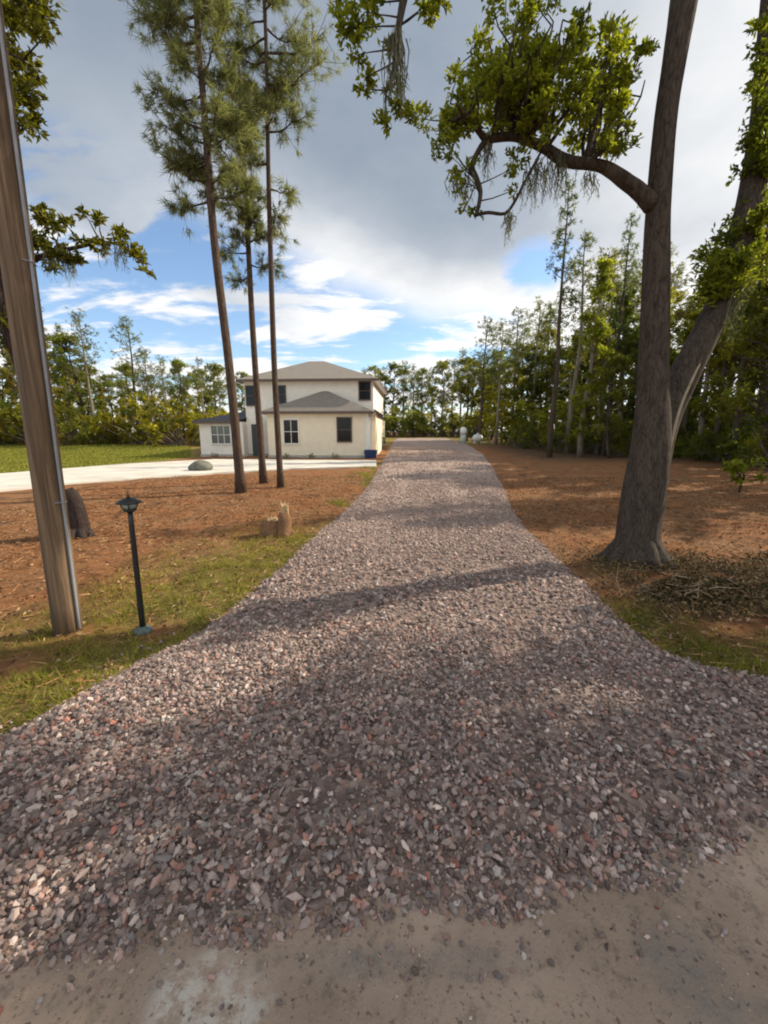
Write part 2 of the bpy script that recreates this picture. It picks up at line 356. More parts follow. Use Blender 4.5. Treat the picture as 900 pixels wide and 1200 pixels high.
# ------------------------------------------------------------------ drive outline (world metres)
Lpx = [(-330, 1010), (-120, 925), (0, 868), (60, 832), (120, 800), (180, 768), (240, 738), (290, 700), (335, 660), (380, 620), (407, 597), (428, 575), (441, 555), (449, 540), (457, 524), (464, 514)]
Rpx = [(540, 514), (550, 522), (567, 533), (577, 548), (589, 570), (598, 595), (615, 620), (655, 657), (700, 700), (735, 735), (780, 765), (840, 785), (900, 793), (1150, 812)]
Fpx = [(1150, 905), (1010, 955), (900, 985), (830, 1012), (720, 1032), (620, 1050), (560, 1062), (430, 1082), (300, 1097), (150, 1112), (0, 1132), (-330, 1175)]
POLY = np.array([G(*p)[:2] for p in Lpx + Rpx + Fpx])
def inside(x, y, poly=POLY):
    x = np.asarray(x); y = np.asarray(y); r = np.zeros(x.shape, bool)
    for (x0, y0), (x1, y1) in zip(poly, np.roll(poly, -1, 0)):
        c = ((y0 > y) != (y1 > y)); r ^= c & (x < (x1-x0)*(y-y0)/(y1-y0+1e-12)+x0)
    return r
def edist(x, y, poly=POLY):
    d = np.full(np.shape(x), 1e9)
    for a, bb in zip(poly, np.roll(poly, -1, 0)):
        e = bb-a; t = np.clip(((x-a[0])*e[0]+(y-a[1])*e[1])/(e@e+1e-12), 0, 1)
        d = np.minimum(d, np.hypot(x-a[0]-t*e[0], y-a[1]-t*e[1]))
    return d
def signed(x, y): return np.where(inside(x, y), 1, -1)*edist(x, y)
_L = np.array([G(*p)[:2] for p in Lpx]); _Rr = np.array([G(*p)[:2] for p in Rpx])[::-1]
def leftx(y): return np.interp(y, _L[:, 1], _L[:, 0])
def rightx(y): return np.interp(y, _Rr[:, 1], _Rr[:, 0])

def gz(x, y, sd_=None):
    """ground surface with small lumps away from the drive and the road"""
    if sd_ is None: sd_ = signed(x, y)
    k = sstep(0, .8, -sd_)*sstep(1.9, 2.7, y)*(1-sstep(24, 28, y)*.6)
    return hgt(x, y) + k*((fbm(x, y, 1.1, 2)-.42)*.09 + (fbm(x, y, .25, 8)-.4)*.12)
def grass_amt(x, y, sd_):
    d = -sd_; left = x < (leftx(y)+rightx(y))/2
    p = fbm(x, y, 1.3, 11)
    l = sstep(2.3, .2, d)*sstep(8.0, 4.5, y)*sstep(.28, .5, p+.08)
    l2 = sstep(1.2, .2, d)*sstep(7, 9, y)*sstep(.45, .6, p)*sstep(26, 20, y)
    r = sstep(.75, .15, d)*sstep(.30, .45, p)*sstep(3.9, 3.2, y)*sstep(1.9, 2.3, x)*1.2
    r2 = sstep(.7, 0, d)*sstep(.5, .62, p)*.6*sstep(6, 4, y)
    return np.where(sd_ > 0.05, 0, np.where(left, np.maximum(l, l2), np.maximum(r, r2)))
def brush_amt(x, y, sd_):
    p = fbm(x, y, 1.6, 23); left = x < (leftx(y)+rightx(y))/2
    a = sstep(1.9, 3.4, x)*sstep(5.6, 4.7, y)*sstep(2.4, 2.9, y)*sstep(.30, .5, p)
    return np.where(left, sstep(.55, .65, p)*.5*sstep(3.2, 2.4, y)*0, a*np.where(sd_ > 0, 0, 1))
LAWN = np.array([G(*p)[:2] for p in [(-420, 560), (0, 556), (225, 537), (226, 523), (150, 521), (0, 521), (-420, 521)]])

# ground grid: dense near the camera, sparse to the horizon
gx = np.concatenate([[-700, -300, -150, -90], np.arange(-60, -14, 1.5), np.arange(-14, -7, .3), np.arange(-7, 8, .09), np.arange(8, 16, .3), np.arange(16, 62, 1.5), [90, 150, 300, 700]])
gy = np.concatenate([[-400, -150, -60, -20, -6, -2], np.arange(-1, 9, .09), np.arange(9, 18, .25), np.arange(18, 70, .8), [80, 100, 150, 250, 450, 1200]])
X, Y = np.meshgrid(gx, gy); sdg = signed(X, Y)
Z = gz(X, Y, sdg) - .012 - .05*sstep(.05, .35, sdg)
lawn = sstep(-.6, .4, np.where(inside(X, Y, LAWN), 1, -1)*edist(X, Y, LAWN))
right_lawn = sstep(26.0, 28.5, Y)*sstep(37, 34, Y)*sstep(1.5, 3.5, -sdg)*sstep(3, 5, X)*sstep(14, 11, X)*.0
far_lawn = sstep(37, 41, Y)*sstep(70, 60, Y)*sstep(14, 8, X)*sstep(-7, -3, X)*.45
colr = np.stack([grass_amt(X, Y, sdg), np.clip(brush_amt(X, Y, sdg)+sstep(20, 26, Y)*sstep(7, 11, X)*.8, 0, 1), np.maximum(lawn, far_lawn)], -1)
mb = MB(); ny, nx = X.shape; idx = np.arange(ny*nx).reshape(ny, nx)
q = np.stack([idx[:-1, :-1], idx[:-1, 1:], idx[1:, 1:], idx[1:, :-1]], -1).reshape(-1, 4)
mb.add(np.stack([X, Y, Z], -1).reshape(-1, 3), q, colr.reshape(-1, 3))
tag(mb.obj('ground', M['floor'], smooth=True), kind='structure')

# dirt road along the bottom
mb = MB(); rx = np.concatenate([np.arange(-60, -4, 4.), np.arange(-4, 5, .05), np.arange(5, 61, 4.)]); ry = np.concatenate([[-9, -6, -4, -2.5], np.arange(-1.5, 1.85, .04)])
X, Y = np.meshgrid(rx, ry); Z = .000 + .012*(fbm(X, Y, 1.8, 31)-.45)*sstep(1.8, 1.2, Y)*sstep(6, 3, abs(X)) + .006*vn(X, Y, 7, 3); Z = Z*sstep(1.85, 1.5, Y) - .03*sstep(1.5, 1.85, Y)
idx = np.arange(X.size).reshape(X.shape); q = np.stack([idx[:-1, :-1], idx[:-1, 1:], idx[1:, 1:], idx[1:, :-1]], -1).reshape(-1, 4)
lime = np.zeros(X.shape); grey_patch = np.zeros(X.shape)  # pale spill mask, then a mask of darker grey road patches
for (px, py, rx_, ry_) in ((255, 1165, .12, .16), (195, 1185, .08, .12), (285, 1195, .10, .10)):
    g_ = G(px, py); lime = np.maximum(lime, sstep(1.25, .3, np.hypot((X-g_[0])/rx_, (Y-g_[1])/ry_)+.9*(fbm(X, Y, 9, 63)-.45)))
for (px, py, rx_, ry_) in ((790, 1130, .17, .14), (480, 1130, .5, .04), (850, 1190, .2, .05)):
    g_ = G(px, py); grey_patch = np.maximum(grey_patch, .8*sstep(1.3, .3, np.hypot((X-g_[0])/rx_, (Y-g_[1])/ry_)+.9*(fbm(X, Y, 8, 66)-.45)))
mb.add(np.stack([X, Y, Z+.012], -1).reshape(-1, 3), q, np.stack([lime, grey_patch, grey_patch*0], -1).reshape(-1, 3)); tag(mb.obj('road', M['dirt'], smooth=True), kind='structure')
def roadz(x, y): return .012 + .012*(fbm(x, y, 1.8, 31)-.45)

# gravel drive: crowned bed, ragged rim
def bedz(x, y, s):
    return hgt(x, y) - .025 + .095*sstep(-.12, .30, s) + .035*(fbm(x, y, 1.5, 41)-.45)*sstep(0, .5, s)+.045*(fbm(x, y, 4.2, 47)-.45)*sstep(0, .3, s)*sstep(9, 4, y)*sstep(30, 14, y)
mb = MB(); dx = np.arange(POLY[:, 0].min(), POLY[:, 0].max(), .1); dx = np.clip(dx, -4.4, 6.4)
dy = np.concatenate([np.arange(.5, 12, .1), np.arange(12, 58, .5)]); dx = np.arange(-5.5, 8.2, .1)
X, Y = np.meshgrid(dx, dy); s = signed(X, Y); Z = bedz(X, Y, s)
idx = np.arange(X.size).reshape(X.shape); q = np.stack([idx[:-1, :-1], idx[:-1, 1:], idx[1:, 1:], idx[1:, :-1]], -1).reshape(-1, 4)
keep = (s.ravel()[q] > -.12).all(1); q = q[keep]; used = np.unique(q); re = np.full(X.size, -1); re[used] = np.arange(len(used))
mb.add(np.stack([X, Y, Z], -1).reshape(-1, 3)[used], re[q]); tag(mb.obj('gravel_drive', M['gravel'], smooth=True), kind='structure')

# loose stones
ICO = np.array([(0, 1, 1.618), (0, -1, 1.618), (0, 1, -1.618), (0, -1, -1.618), (1, 1.618, 0), (-1, 1.618, 0), (1, -1.618, 0), (-1, -1.618, 0), (1.618, 0, 1), (-1.618, 0, 1), (1.618, 0, -1), (-1.618, 0, -1)])/1.902
ICF = []
for i in range(12):
    for j in range(i+1, 12):
        for k in range(j+1, 12):
            if all(abs(np.linalg.norm(ICO[p]-ICO[r_])-1.0515) < .02 for p, r_ in ((i, j), (j, k), (i, k))):
                a_, b_, c_ = i, j, k
                if np.dot(np.cross(ICO[b_]-ICO[a_], ICO[c_]-ICO[a_]), ICO[a_]) < 0: b_, c_ = c_, b_
                ICF.append((a_, b_, c_))
ICF = np.array(ICF)
OCT = np.array([(1, 0, 0), (-1, 0, 0), (0, 1, 0), (0, -1, 0), (0, 0, 1), (0, 0, -1)], float)
OCF = np.array([(0, 2, 4), (2, 1, 4), (1, 3, 4), (3, 0, 4), (2, 0, 5), (1, 2, 5), (3, 1, 5), (0, 3, 5)])
PAL = np.array([(.22, .185, .168), (.29, .245, .222), (.36, .30, .27), (.16, .13, .12), (.12, .105, .10), (.31, .21, .175), (.25, .14, .11), (.30, .125, .09), (.46, .41, .37), (.20, .20, .195), (.33, .33, .31)])
PW = np.array([.17, .16, .12, .12, .09, .12, .06, .016, .035, .06, .04]); PW = PW/PW.sum()
def stones(mb, x, y, z, r, base, faces, jit=.28):
    n = len(x); k = len(base)
    v = base[None]*(1+R.normal(0, jit, (n, k, 1)).clip(-.5, .6))
    v = v*np.stack([R.uniform(.8, 1.5, n), R.uniform(.6, 1.0, n), R.uniform(.45, .9, n)], -1)[:, None]
    q_ = R.normal(size=(n, 4)); q_[:, 1:3] *= .30; q_ /= np.linalg.norm(q_, axis=1)[:, None]; w_, a_, b_, c_ = q_.T
    m_ = np.stack([1-2*(b_*b_+c_*c_), 2*(a_*b_-w_*c_), 2*(a_*c_+w_*b_), 2*(a_*b_+w_*c_), 1-2*(a_*a_+c_*c_), 2*(b_*c_-w_*a_), 2*(a_*c_-w_*b_), 2*(b_*c_+w_*a_), 1-2*(a_*a_+b_*b_)], -1).reshape(n, 3, 3)
    v = np.einsum('nij,nkj->nki', m_, v)*r[:, None, None] + np.stack([x, y, z], -1)[:, None]
    col = PAL[R.choice(len(PAL), n, p=PW)]*R.uniform(.5, 1.3, (n, 1)); col = col*.8+col.mean(1, keepdims=True)*.2; col = col*np.array([1.16, 1.03, 1.0])
    du = (.15*sstep(1.8, 3.2, y)+.5*sstep(3.0, 8, y))[:, None]; col = col*(1-du) + np.array((.44, .335, .285))*R.uniform(.8, 1.15, (n, 1))*du      # dust ground into the driven part
    f = (faces[None] + (np.arange(n)*k)[:, None, None]).reshape(-1, 3)
    mb.add(v.reshape(-1, 3), f, np.repeat(col, k, 0))
def scatter(n, x0, x1, y0, y1): return R.uniform(x0, x1, n), R.uniform(y0, y1, n)
mb = MB()
for (n, y0, y1, x0, x1, ra, rb, base, fc) in ((140000, .55, 3.0, -3.6, 4.6, .0045, .0185, ICO, ICF), (80000, 3.0, 7, -3.6, 4.4, .0075, .0245, ICO, ICF), (24000, 7, 13, -2.4, 3.6, .013, .035, OCT, OCF), (13000, 13, 34, -2.5, 6, .02, .05, OCT, OCF)):
    x, y = scatter(n, x0, x1, y0, y1); s = signed(x, y)
    rag = (fbm(x, y, 3.5, 51)-.45)*.16
    keep = (s + rag > -.02) | ((s > -.22) & (R.random(n) < .05))
    thin = fbm(x, y, .9, 57)                         # worn wheel tracks where fines show
    keep &= ~((thin > .60) & (R.random(n) < .6))
    pk = np.exp(-((x+.28)/.42)**2-((y-1.62)/.30)**2) + .8*np.exp(-((x-.75-.1*y)/.16)**2)*sstep(2.5, 4, y) + .8*np.exp(-((x+.55-.1*y)/.16)**2)*sstep(2.5, 4, y)
    keep &= R.random(n) > .92*pk*vn(x, y, 5, 77)**.2
    x, y, s = x[keep], y[keep], s[keep]; r = ra + (rb-ra)*R.random(len(x))**2.4
    big = R.random(len(x)) < .012; r[big] *= 1.6; r = np.where(s < -.03, np.minimum(r, .011), r)
    z = np.where(s > -.1, bedz(x, y, s), np.where(y < 1.7, roadz(x, y), gz(x, y, s))) + r*R.uniform(-.15, .75, len(x))
    z = np.maximum(z, np.where(y < 1.7, roadz(x, y)+.004, gz(x, y, s)-.004))
    stones(mb, x, y, z, r, base, fc)
x, y = scatter(9000, -2.2, 2.6, .45, 1.65); s = signed(x, y); k = (s < .02) & (R.random(len(x)) < .15+.85*sstep(.45, .65, fbm(x, y, 2.2, 83))); x, y = x[k], y[k]
stones(mb, x, y, roadz(x, y)+.004, .0015+.005*R.random(len(x))**3, OCT, OCF)
tag(mb.obj('gravel', M['stone']), kind='stuff')

# concrete drive to the house
near = [(-420, 600), (-200, 590), (0, 577), (120, 566), (250, 556), (340, 551), (441, 548)]
far = [(441, 541), (340, 540), (250, 539.5), (150, 545), (0, 557), (-200, 568), (-420, 578)]
pn = [G(*p) for p in near]; pf = [G(*p) for p in far][::-1]
mb = MB(); n = len(pn); V = []
for p_, q_ in zip(pn, pf):
    V += [p_ + (0, 0, .075), q_ + (0, 0, .075), p_ + (0, -.02, -.1), q_ + (0, .02, -.1)]
V = np.array(V); Fq = []
for i in range(n-1):
    a, b_ = i*4, (i+1)*4
    Fq += [(a, b_, b_+1, a+1), (a+2, b_+2, b_, a), (a+1, b_+1, b_+3, a+3)]
Fq += [((n-1)*4, (n-1)*4+2, (n-1)*4+3, (n-1)*4+1), (0, 1, 3, 2)]
mb.add(V, Fq); tag(mb.obj('concrete_path', M['concrete']), kind='structure')
CPATH = np.array([p_[:2] for p_ in pn] + [p_[:2] for p_ in pf[::-1]])

# ------------------------------------------------------------------ grass, straw, brush
def blades_on(mb, x, y, L, W, c, lean=.5):
    s = signed(x, y); p_ = np.stack([x, y, gz(x, y, s)-.015], -1)
    d = np.stack([R.normal(0, lean, len(x)), R.normal(0, lean, len(x)), np.ones(len(x))], -1)
    mb.blades(p_, d, L, W, c)
mb = MB(); x, y = scatter(560000, -7, 5, 1.6, 9.5); s = signed(x, y)
k = (s < .03) & (R.random(len(x)) < grass_amt(x, y, s)*.6); x, y = x[k], y[k]
n = len(x); cl_ = .5+1.1*sstep(.4, .7, fbm(x, y, 5.5, 97)); blades_on(mb, x, y, R.uniform(.025, .085, n)*cl_, R.uniform(.004, .010, n), np.clip(fbm(x, y, 2, 61)+R.normal(0, .2, n), 0, 1), .7)
x, y = scatter(40000, -6, 3, 9.5, 22); s = signed(x, y); k = (s < .05) & (R.random(len(x)) < grass_amt(x, y, s)); x, y = x[k], y[k]
n = len(x); blades_on(mb, x, y, R.uniform(.04, .10, n), R.uniform(.015, .03, n), R.random(n)*.7, .7)
x, y = scatter(150000, -52, -8, 15, 42); k = inside(x, y, LAWN) & (edist(x, y, LAWN) > .15); x, y = x[k], y[k]
n = len(x); blades_on(mb, x, y, R.uniform(.06, .16, n), R.uniform(.03, .06, n), R.random(n)*.9, .6)
tag(mb.obj('grass', M['grass']), kind='stuff')

mb = MB(); x, y = scatter(90000, -9, 12, 2.0, 17); s = signed(x, y)
k = (s < .0) & (R.random(len(x)) < .25+.75*sstep(.35, .6, fbm(x, y, 1.1, 71))) & (R.random(len(x)) < sstep(18, 5, y)); x, y, s = x[k], y[k], s[k]; n = len(x)
th = R.uniform(0, 6.28, n); d = np.stack([np.cos(th), np.sin(th), R.normal(.06, .16, n)], -1)
pal = np.array([(.36, .19, .095), (.24, .115, .055), (.44, .27, .14), (.11, .06, .035)])[R.integers(0, 4, n)]*R.uniform(.7, 1.2, (n, 1))
mb.blades(np.stack([x, y, gz(x, y, s)+.004], -1), d, R.uniform(.07, .2, n), R.uniform(.004, .010, n), pal)
x, y = scatter(26000, -8, 11, 2.0, 15); s = signed(x, y); k = (s < .05); x, y, s = x[k], y[k], s[k]; n = len(x)
th = R.uniform(0, 6.28, n); d = np.stack([np.cos(th), np.sin(th), R.normal(.15, .25, n)], -1)
pal = np.array([(.30, .17, .09), (.20, .10, .05), (.38, .26, .15), (.09, .055, .032)])[R.integers(0, 4, n)]*R.uniform(.7, 1.2, (n, 1))
mb.leaves(np.stack([x, y, gz(x, y, s)+.006], -1), d, R.uniform(.03, .065, n), R.uniform(.015, .03, n), pal)
tag(mb.obj('pine_straw', M['straw']), kind='stuff')

# low brush and dead weeds round the oak
mb = MB(); x, y = scatter(46000, 1.4, 8, 2.3, 6.2); s = signed(x, y); k = (s < .02) & (R.random(len(x)) < brush_amt(x, y, s)); x, y, s = x[k], y[k], s[k]; n = len(x)
d = np.stack([R.normal(0, .9, n), R.normal(0, .9, n), R.uniform(.1, 1, n)], -1)
pal = np.array([(.10, .075, .03), (.16, .12, .05), (.20, .125, .065), (.30, .21, .11), (.06, .05, .024)])[R.integers(0, 5, n)]*R.uniform(.7, 1.2, (n, 1))
mb.leaves(np.stack([x, y, gz(x, y, s)+R.random(n)**2*(.06+.22*sstep(.5, .7, fbm(x, y, 1.4, 91)))], -1), d, R.uniform(.025, .065, n), R.uniform(.010, .026, n), pal)
x, y = scatter(700, 1.6, 6.5, 2.5, 5.6); s = signed(x, y); k = (s < 0) & (R.random(len(x)) < brush_amt(x, y, s)); x, y, s = x[k], y[k], s[k]
for xi, yi, si in zip(x, y, s):
    th = R.uniform(0, 6.28); L_ = R.uniform(.12, .45); z0 = float(gz(np.array([xi]), np.array([yi]))[0])
    p0 = np.array([xi, yi, z0]); dd = np.array([math.cos(th), math.sin(th), R.uniform(.05, .6)])*L_
    c_ = np.array((.26, .20, .14))*R.uniform(.4, 1.2)
    mb.tube([p0, p0+dd*.5+R.normal(0, .02, 3), p0+dd], [.004, .003, .0015], 4, False, c=c_)
tag(mb.obj('undergrowth', M['straw']), kind='stuff')

# brush heap right of the oak
bpos = G(832, 702); mb = MB()
def heap(n):
    a_ = R.uniform(0, 6.28, n); r_ = R.random(n)**.55; x_ = .72*r_*np.cos(a_); y_ = .30*r_*np.sin(a_); h_ = .26*(1-r_**2)*(.5+fbm(x_*2+5, y_*2, 1.5, 99)); return np.stack([x_, y_, h_*R.random(n)**.5], -1)
p_ = heap(8000); n = len(p_); d = R.normal(size=(n, 3))*(1, 1, .6)
pal = np.array([(.15, .095, .05), (.22, .14, .075), (.07, .048, .026), (.10, .085, .03), (.30, .21, .12), (.05, .055, .02)])[R.integers(0, 6, n)]*R.uniform(.6, 1.2, (n, 1))
mb.leaves(p_, d, R.uniform(.02, .075, n), R.uniform(.008, .03, n), pal)
for q_ in heap(260):
    th = R.uniform(0, 6.28); dd = np.array([math.cos(th), math.sin(th)*.7, R.uniform(-.1, .45)])*R.uniform(.1, .4); c_ = np.array((.26, .20, .14))*R.uniform(.35, 1.3)
    mb.tube([q_-dd*.5, q_+R.normal(0, .02, 3), q_+dd*.5], [.006, .005, .002], 4, False, c=c_)
o = mb.obj('brush_pile', M['straw']); o.location = bpos; tag(o, 'rough brown heap of dead brush on the ground right of the oak base', 'brush pile')

# ------------------------------------------------------------------ trees
def g0(px, py, sink=.06):
    p = G(px, py); s = signed(p[0:1], p[1:2]); p[2] = float(gz(p[0:1], p[1:2], s)[0]) - sink; return p
def smooth_path(pts, k=5):
    """Catmull-Rom through pts"""
    p = np.asarray(pts, float); p = np.vstack([2*p[0]-p[1], p, 2*p[-1]-p[-2]]); o = []
    for i in range(1, len(p)-2):
        for t in np.linspace(0, 1, k, endpoint=False):
            o.append(.5*((2*p[i]) + (p[i+1]-p[i-1])*t + (2*p[i-1]-5*p[i]+4*p[i+1]-p[i+2])*t*t + (3*p[i]-p[i-1]-3*p[i+1]+p[i+2])*t**3))
    o.append(p[-2]); return np.array(o)
def rlerp(rs, n): return np.interp(np.linspace(0, 1, n), np.linspace(0, 1, len(rs)), rs)
def wander(a, b, n=6, amp=.12):
    a, b = np.asarray(a, float), np.asarray(b, float); t = np.linspace(0, 1, n)[:, None]; L = np.linalg.norm(b-a)
    j = R.normal(0, amp*L/n, (n, 3)); j[0] = 0; j = np.cumsum(j, 0)*(1-t*.3); return a+(b-a)*t + j*np.sin(t*np.pi*.5)
def clump(mb, c, r, n, L, W, tint=.5, ts=.22, flat=.8):
    """leaves gathered on a few twigs inside a ball"""
    k = max(3, n//9); tw = R.normal(size=(k, 3)); tw /= np.linalg.norm(tw, axis=1)[:, None]; tw *= (R.random((k, 1))**.5)*r; tw[:, 2] *= flat
    i = R.integers(0, k, n); p = np.asarray(c) + tw[i]*R.uniform(.45, 1.05, (n, 1)) + R.normal(0, r*.10, (n, 3))
    d = tw[i]/r + R.normal(0, .7, (n, 3)) + (0, 0, .1)
    mb.leaves(p, d, R.uniform(.5, 1.4, n)*L, R.uniform(.55, 1.3, n)*W, np.clip(tint + R.normal(0, .09, k)[i] + R.normal(0, ts, n), 0, 1))
def tuft(mb, c, d, n, L, W, tint=.5, spread=.75):
    d = np.asarray(d, float); d = d/(np.linalg.norm(d)+1e-9)
    mb.blades(np.tile(c, (n, 1)) + R.normal(0, L*.12, (n, 3)), d + R.normal(0, spread, (n, 3)), R.uniform(.6, 1.1, n)*L, W, np.clip(tint+R.normal(0, .2, n), 0, 1), .12)

# ---- pines in detail (the three in the yard)
def yard_pine(path, r0, zc, reach, seed, label, low=(), tuftn=28, top=15.5):
    global R; R = np.random.default_rng(seed)
    base = path[0].copy(); root = empty('pine_tree', base, label, 'pine tree', 'three pines in the front yard')
    pth = smooth_path(path, 6) - base; n = len(pth); hts = pth[:, 2]
    rr = r0*np.clip(1.0 - .62*hts/hts[-1], .12, 1)*(1+.35*np.exp(-hts/.25)); rr[-1] = .02
    tb = MB(); tb.tube(pth, rr, 14, wob=.035); cb = MB(); lb = MB()
    H = hts[-1]
    def at(z): return np.array([np.interp(z, hts, pth[:, i]) for i in range(3)])
    brs = []
    z = zc
    while z < H-.2:
        th = R.uniform(0, 6.28); f = (z-zc)/(H-zc); L = reach*(.55+.6*R.random())*(1-f**2*.75)*(.6+.4*min(1, f*3+.3)); brs.append((z, th, L, R.uniform(.15, .75)))
        z += R.uniform(.09, .24)
    brs += list(low)
    for z, th, L, up in brs:
        a = at(z); e = a + np.array([math.cos(th), math.sin(th), up])*L; w_ = wander(a, e, 7, .35); w_[:, 2] += -.10*L*np.sin(np.linspace(0, np.pi, 7))
        tb.tube(w_, np.linspace(.018+.012*L, .006, 7), 5, False)
        tips = []
        for k in range(int(9+11*L)):
            t = R.uniform(.35, 1.0); i = t*6; i0 = min(5, int(i)); q_ = w_[i0]+(w_[i0+1]-w_[i0])*(i-i0)
            dd = (e-a)/L*.4 + R.normal(0, .75, 3) + (0, 0, .25); l = R.uniform(.12, .42)*(.6+.3*L); tip = q_+dd*l
            tb.tube([q_, q_+dd*l*.5+R.normal(0, .02, 3), tip], [.007, .006, .004], 4, False); tips.append((tip, dd))
            if R.random() < .5: tips.append((q_+dd*l*.55, dd+R.normal(0, .4, 3)))
        tips.append((w_[-1], e-a))
        tn = R.normal(.5, .16)
        for p_, d_ in tips: tuft(cb, p_, d_, tuftn, R.uniform(.19, .31), .016, tn, .8)
    tb.obj('trunk', M['pine_bark'], root, True); cb.obj('crown', M['needle'], root)
    return root

def pinepath(pxs, Y0, H, lean=0.0):
    b = g0(*pxs[0]); pts = [b]
    for px, py in pxs[1:]: pts.append(P(px, py, b[1]))
    d = (pts[-1]-pts[-2]); d = d/d[2]
    while pts[-1][2] < H-1.6: pts.append(pts[-1]+d*1.5*np.array([.6, 1, 1])+np.array([R.normal(0, .05), 0, 0]))
    return np.array(pts)
b1 = pinepath([(283, 577), (268, 425), (251, 280), (240, 140)], 0, 14.5)
yard_pine(b1, .13, 7.4, 1.0, 101, 'leftmost and thickest leaning pine of the yard trio, by the house left wing',
          low=[(7.2, 3.1, 1.0, .1), (7.6, 3.3, 1.15, .4), (8.0, 2.9, 1.0, .2), (7.3, .3, .5, .3), (8.4, 3.2, .8, .5), (10.4, 3.1, 1.3, .3), (10.9, 2.9, 1.4, .3), (11.4, 2.8, 1.3, .35)])
b2 = pinepath([(309, 566), (297, 400), (289, 250), (284, 150)], 0, 12.5)
yard_pine(b2, .115, 7.0, .75, 102, 'middle pine of the yard trio, standing between the other two trunks',
          low=[(6.3, 2.6, .6, -.1), (6.6, .4, .8, .1), (6.9, 3.0, .8, .2), (7.2, 0, .8, .3)])
b3 = pinepath([(329, 571), (321, 420), (315, 220), (312, 60)], 0, 15)
yard_pine(b3, .092, 9.4, 1.0, 103, 'slimmest and straightest pine of the yard trio, nearest the gravel drive',
          low=[(8.0, .1, .6, .2), (8.6, 2.9, .45, .1), (7.4, .4, .3, 0), (9.3, .2, 1.0, .3), (10.2, .1, 1.5, .4), (11, .2, 1.5, .5)], tuftn=22)

# ---- the near oak on the right
R = np.random.default_rng(202)
YO = G(745, 657)[1]
ob = g0(745, 657, .05); ob[1] = YO
def O(px, py, dy=0): return P(px, py, YO+dy)
oak = empty('oak_tree', ob, 'big dark oak with a forked trunk beside the gravel drive', 'tree')
main = smooth_path([ob, O(748, 625), O(754, 580), O(762, 520), O(766, 440), O(768, 340), O(771, 250), O(779, 150), O(790, 70), O(802, 0), O(812, -90), O(830, -220, -.2), O(840, -330, -.4)], 5) - ob
n = len(main); rr = rlerp([.30, .25, .236, .212, .168, .138, .117, .109, .112, .12, .115, .10, .05], n)
rr = rr*(1+.55*np.exp(-main[:, 2]/.09))
mb = MB(); mb.tube(main, rr, 26, wob=.035)
for th in np.linspace(0, 6.28, 8)[:-1]+R.uniform(-.3, .3, 7):    # root flare
    L_ = R.uniform(.3, .55); d = np.array([math.cos(th), math.sin(th), 0])
    mb.tube([d*.12+(0, 0, .34), d*.25+(0, 0, .16), d*.37+(0, 0, .05), d*(.37+L_*.5)+(0, 0, -.03)], [.12, .10, .075, .03], 8)
mb.obj('trunk', M['oak_bark'], oak, True)
fork = smooth_path([O(758, 600, .05), O(770, 530, .1), O(783, 480, .15), O(806, 430, .2), O(829, 385, .25), O(848, 345, .3), O(866, 290, .35), O(882, 220, .4), O(893, 140, .5), O(902, 40, .5), O(915, -80, .6), O(950, -230, .8)], 5) - ob
mb = MB(); mb.tube(fork, rlerp([.12, .17, .175, .158, .15, .145, .13, .125, .12, .11, .09, .04], len(fork)), 20, wob=.05); mb.obj('limb', M['oak_bark'], oak, True)
limbp = [(764, 240), (750, 226), (736, 214), (720, 203), (705, 195), (690, 192), (672, 190), (655, 185), (640, 174), (622, 166), (603, 160), (585, 161), (570, 165), (560, 178), (551, 196)]
ldy = np.linspace(0, -.35, len(limbp)); lp = [O(a_, b_, d_) for (a_, b_), d_ in zip(limbp, ldy)]
limb = smooth_path(lp, 4); mb = MB()
mb.tube(limb-ob, rlerp([.10, .08, .070, .064, .060, .057, .054, .052, .05, .047, .043, .038, .033, .028, .022], len(limb)), 14, wob=.06)
tw1 = smooth_path([O(551, 196, -.35), O(558, 208, -.36), O(563, 225, -.38), O(560, 245, -.38), O(557, 253, -.38)], 4); mb.tube(tw1-ob, np.linspace(.03, .016, len(tw1)), 8)
tw2 = smooth_path([O(557, 252, -.38), O(572, 249, -.34), O(592, 250, -.3), O(604, 235, -.28), O(612, 219, -.25), O(622, 200, -.22), O(634, 178, -.2)], 4); mb.tube(tw2-ob, np.linspace(.018, .012, len(tw2)), 7)
tw3 = smooth_path([O(570, 165, -.3), O(558, 150, -.4), O(546, 138, -.5), O(535, 122, -.6)], 4); mb.tube(tw3-ob, np.linspace(.035, .012, len(tw3)), 7)
cb = MB()
def leafcloud(tgt, src, n, r, L=.085, W=.045, tint=.55, sub=3):
    """a bough from src to tgt that carries twigs and leaf clumps"""
    w_ = wander(src, tgt, 7, .3); mb.tube(w_-ob, np.linspace(.022, .007, 7), 6, False)
    for k in range(sub):
        q_ = w_[R.integers(3, 7)]; c_ = q_ + R.normal(0, r*.75, 3); mb.tube([q_-ob, (q_+c_)/2-ob+R.normal(0, .02, 3), c_-ob], [.008, .006, .004], 4, False)
        clump(cb, c_-ob, r*R.uniform(.6, 1.1), n//sub, L, W, np.clip(tint+R.normal(0, .1), .1, .95))
tg = 0
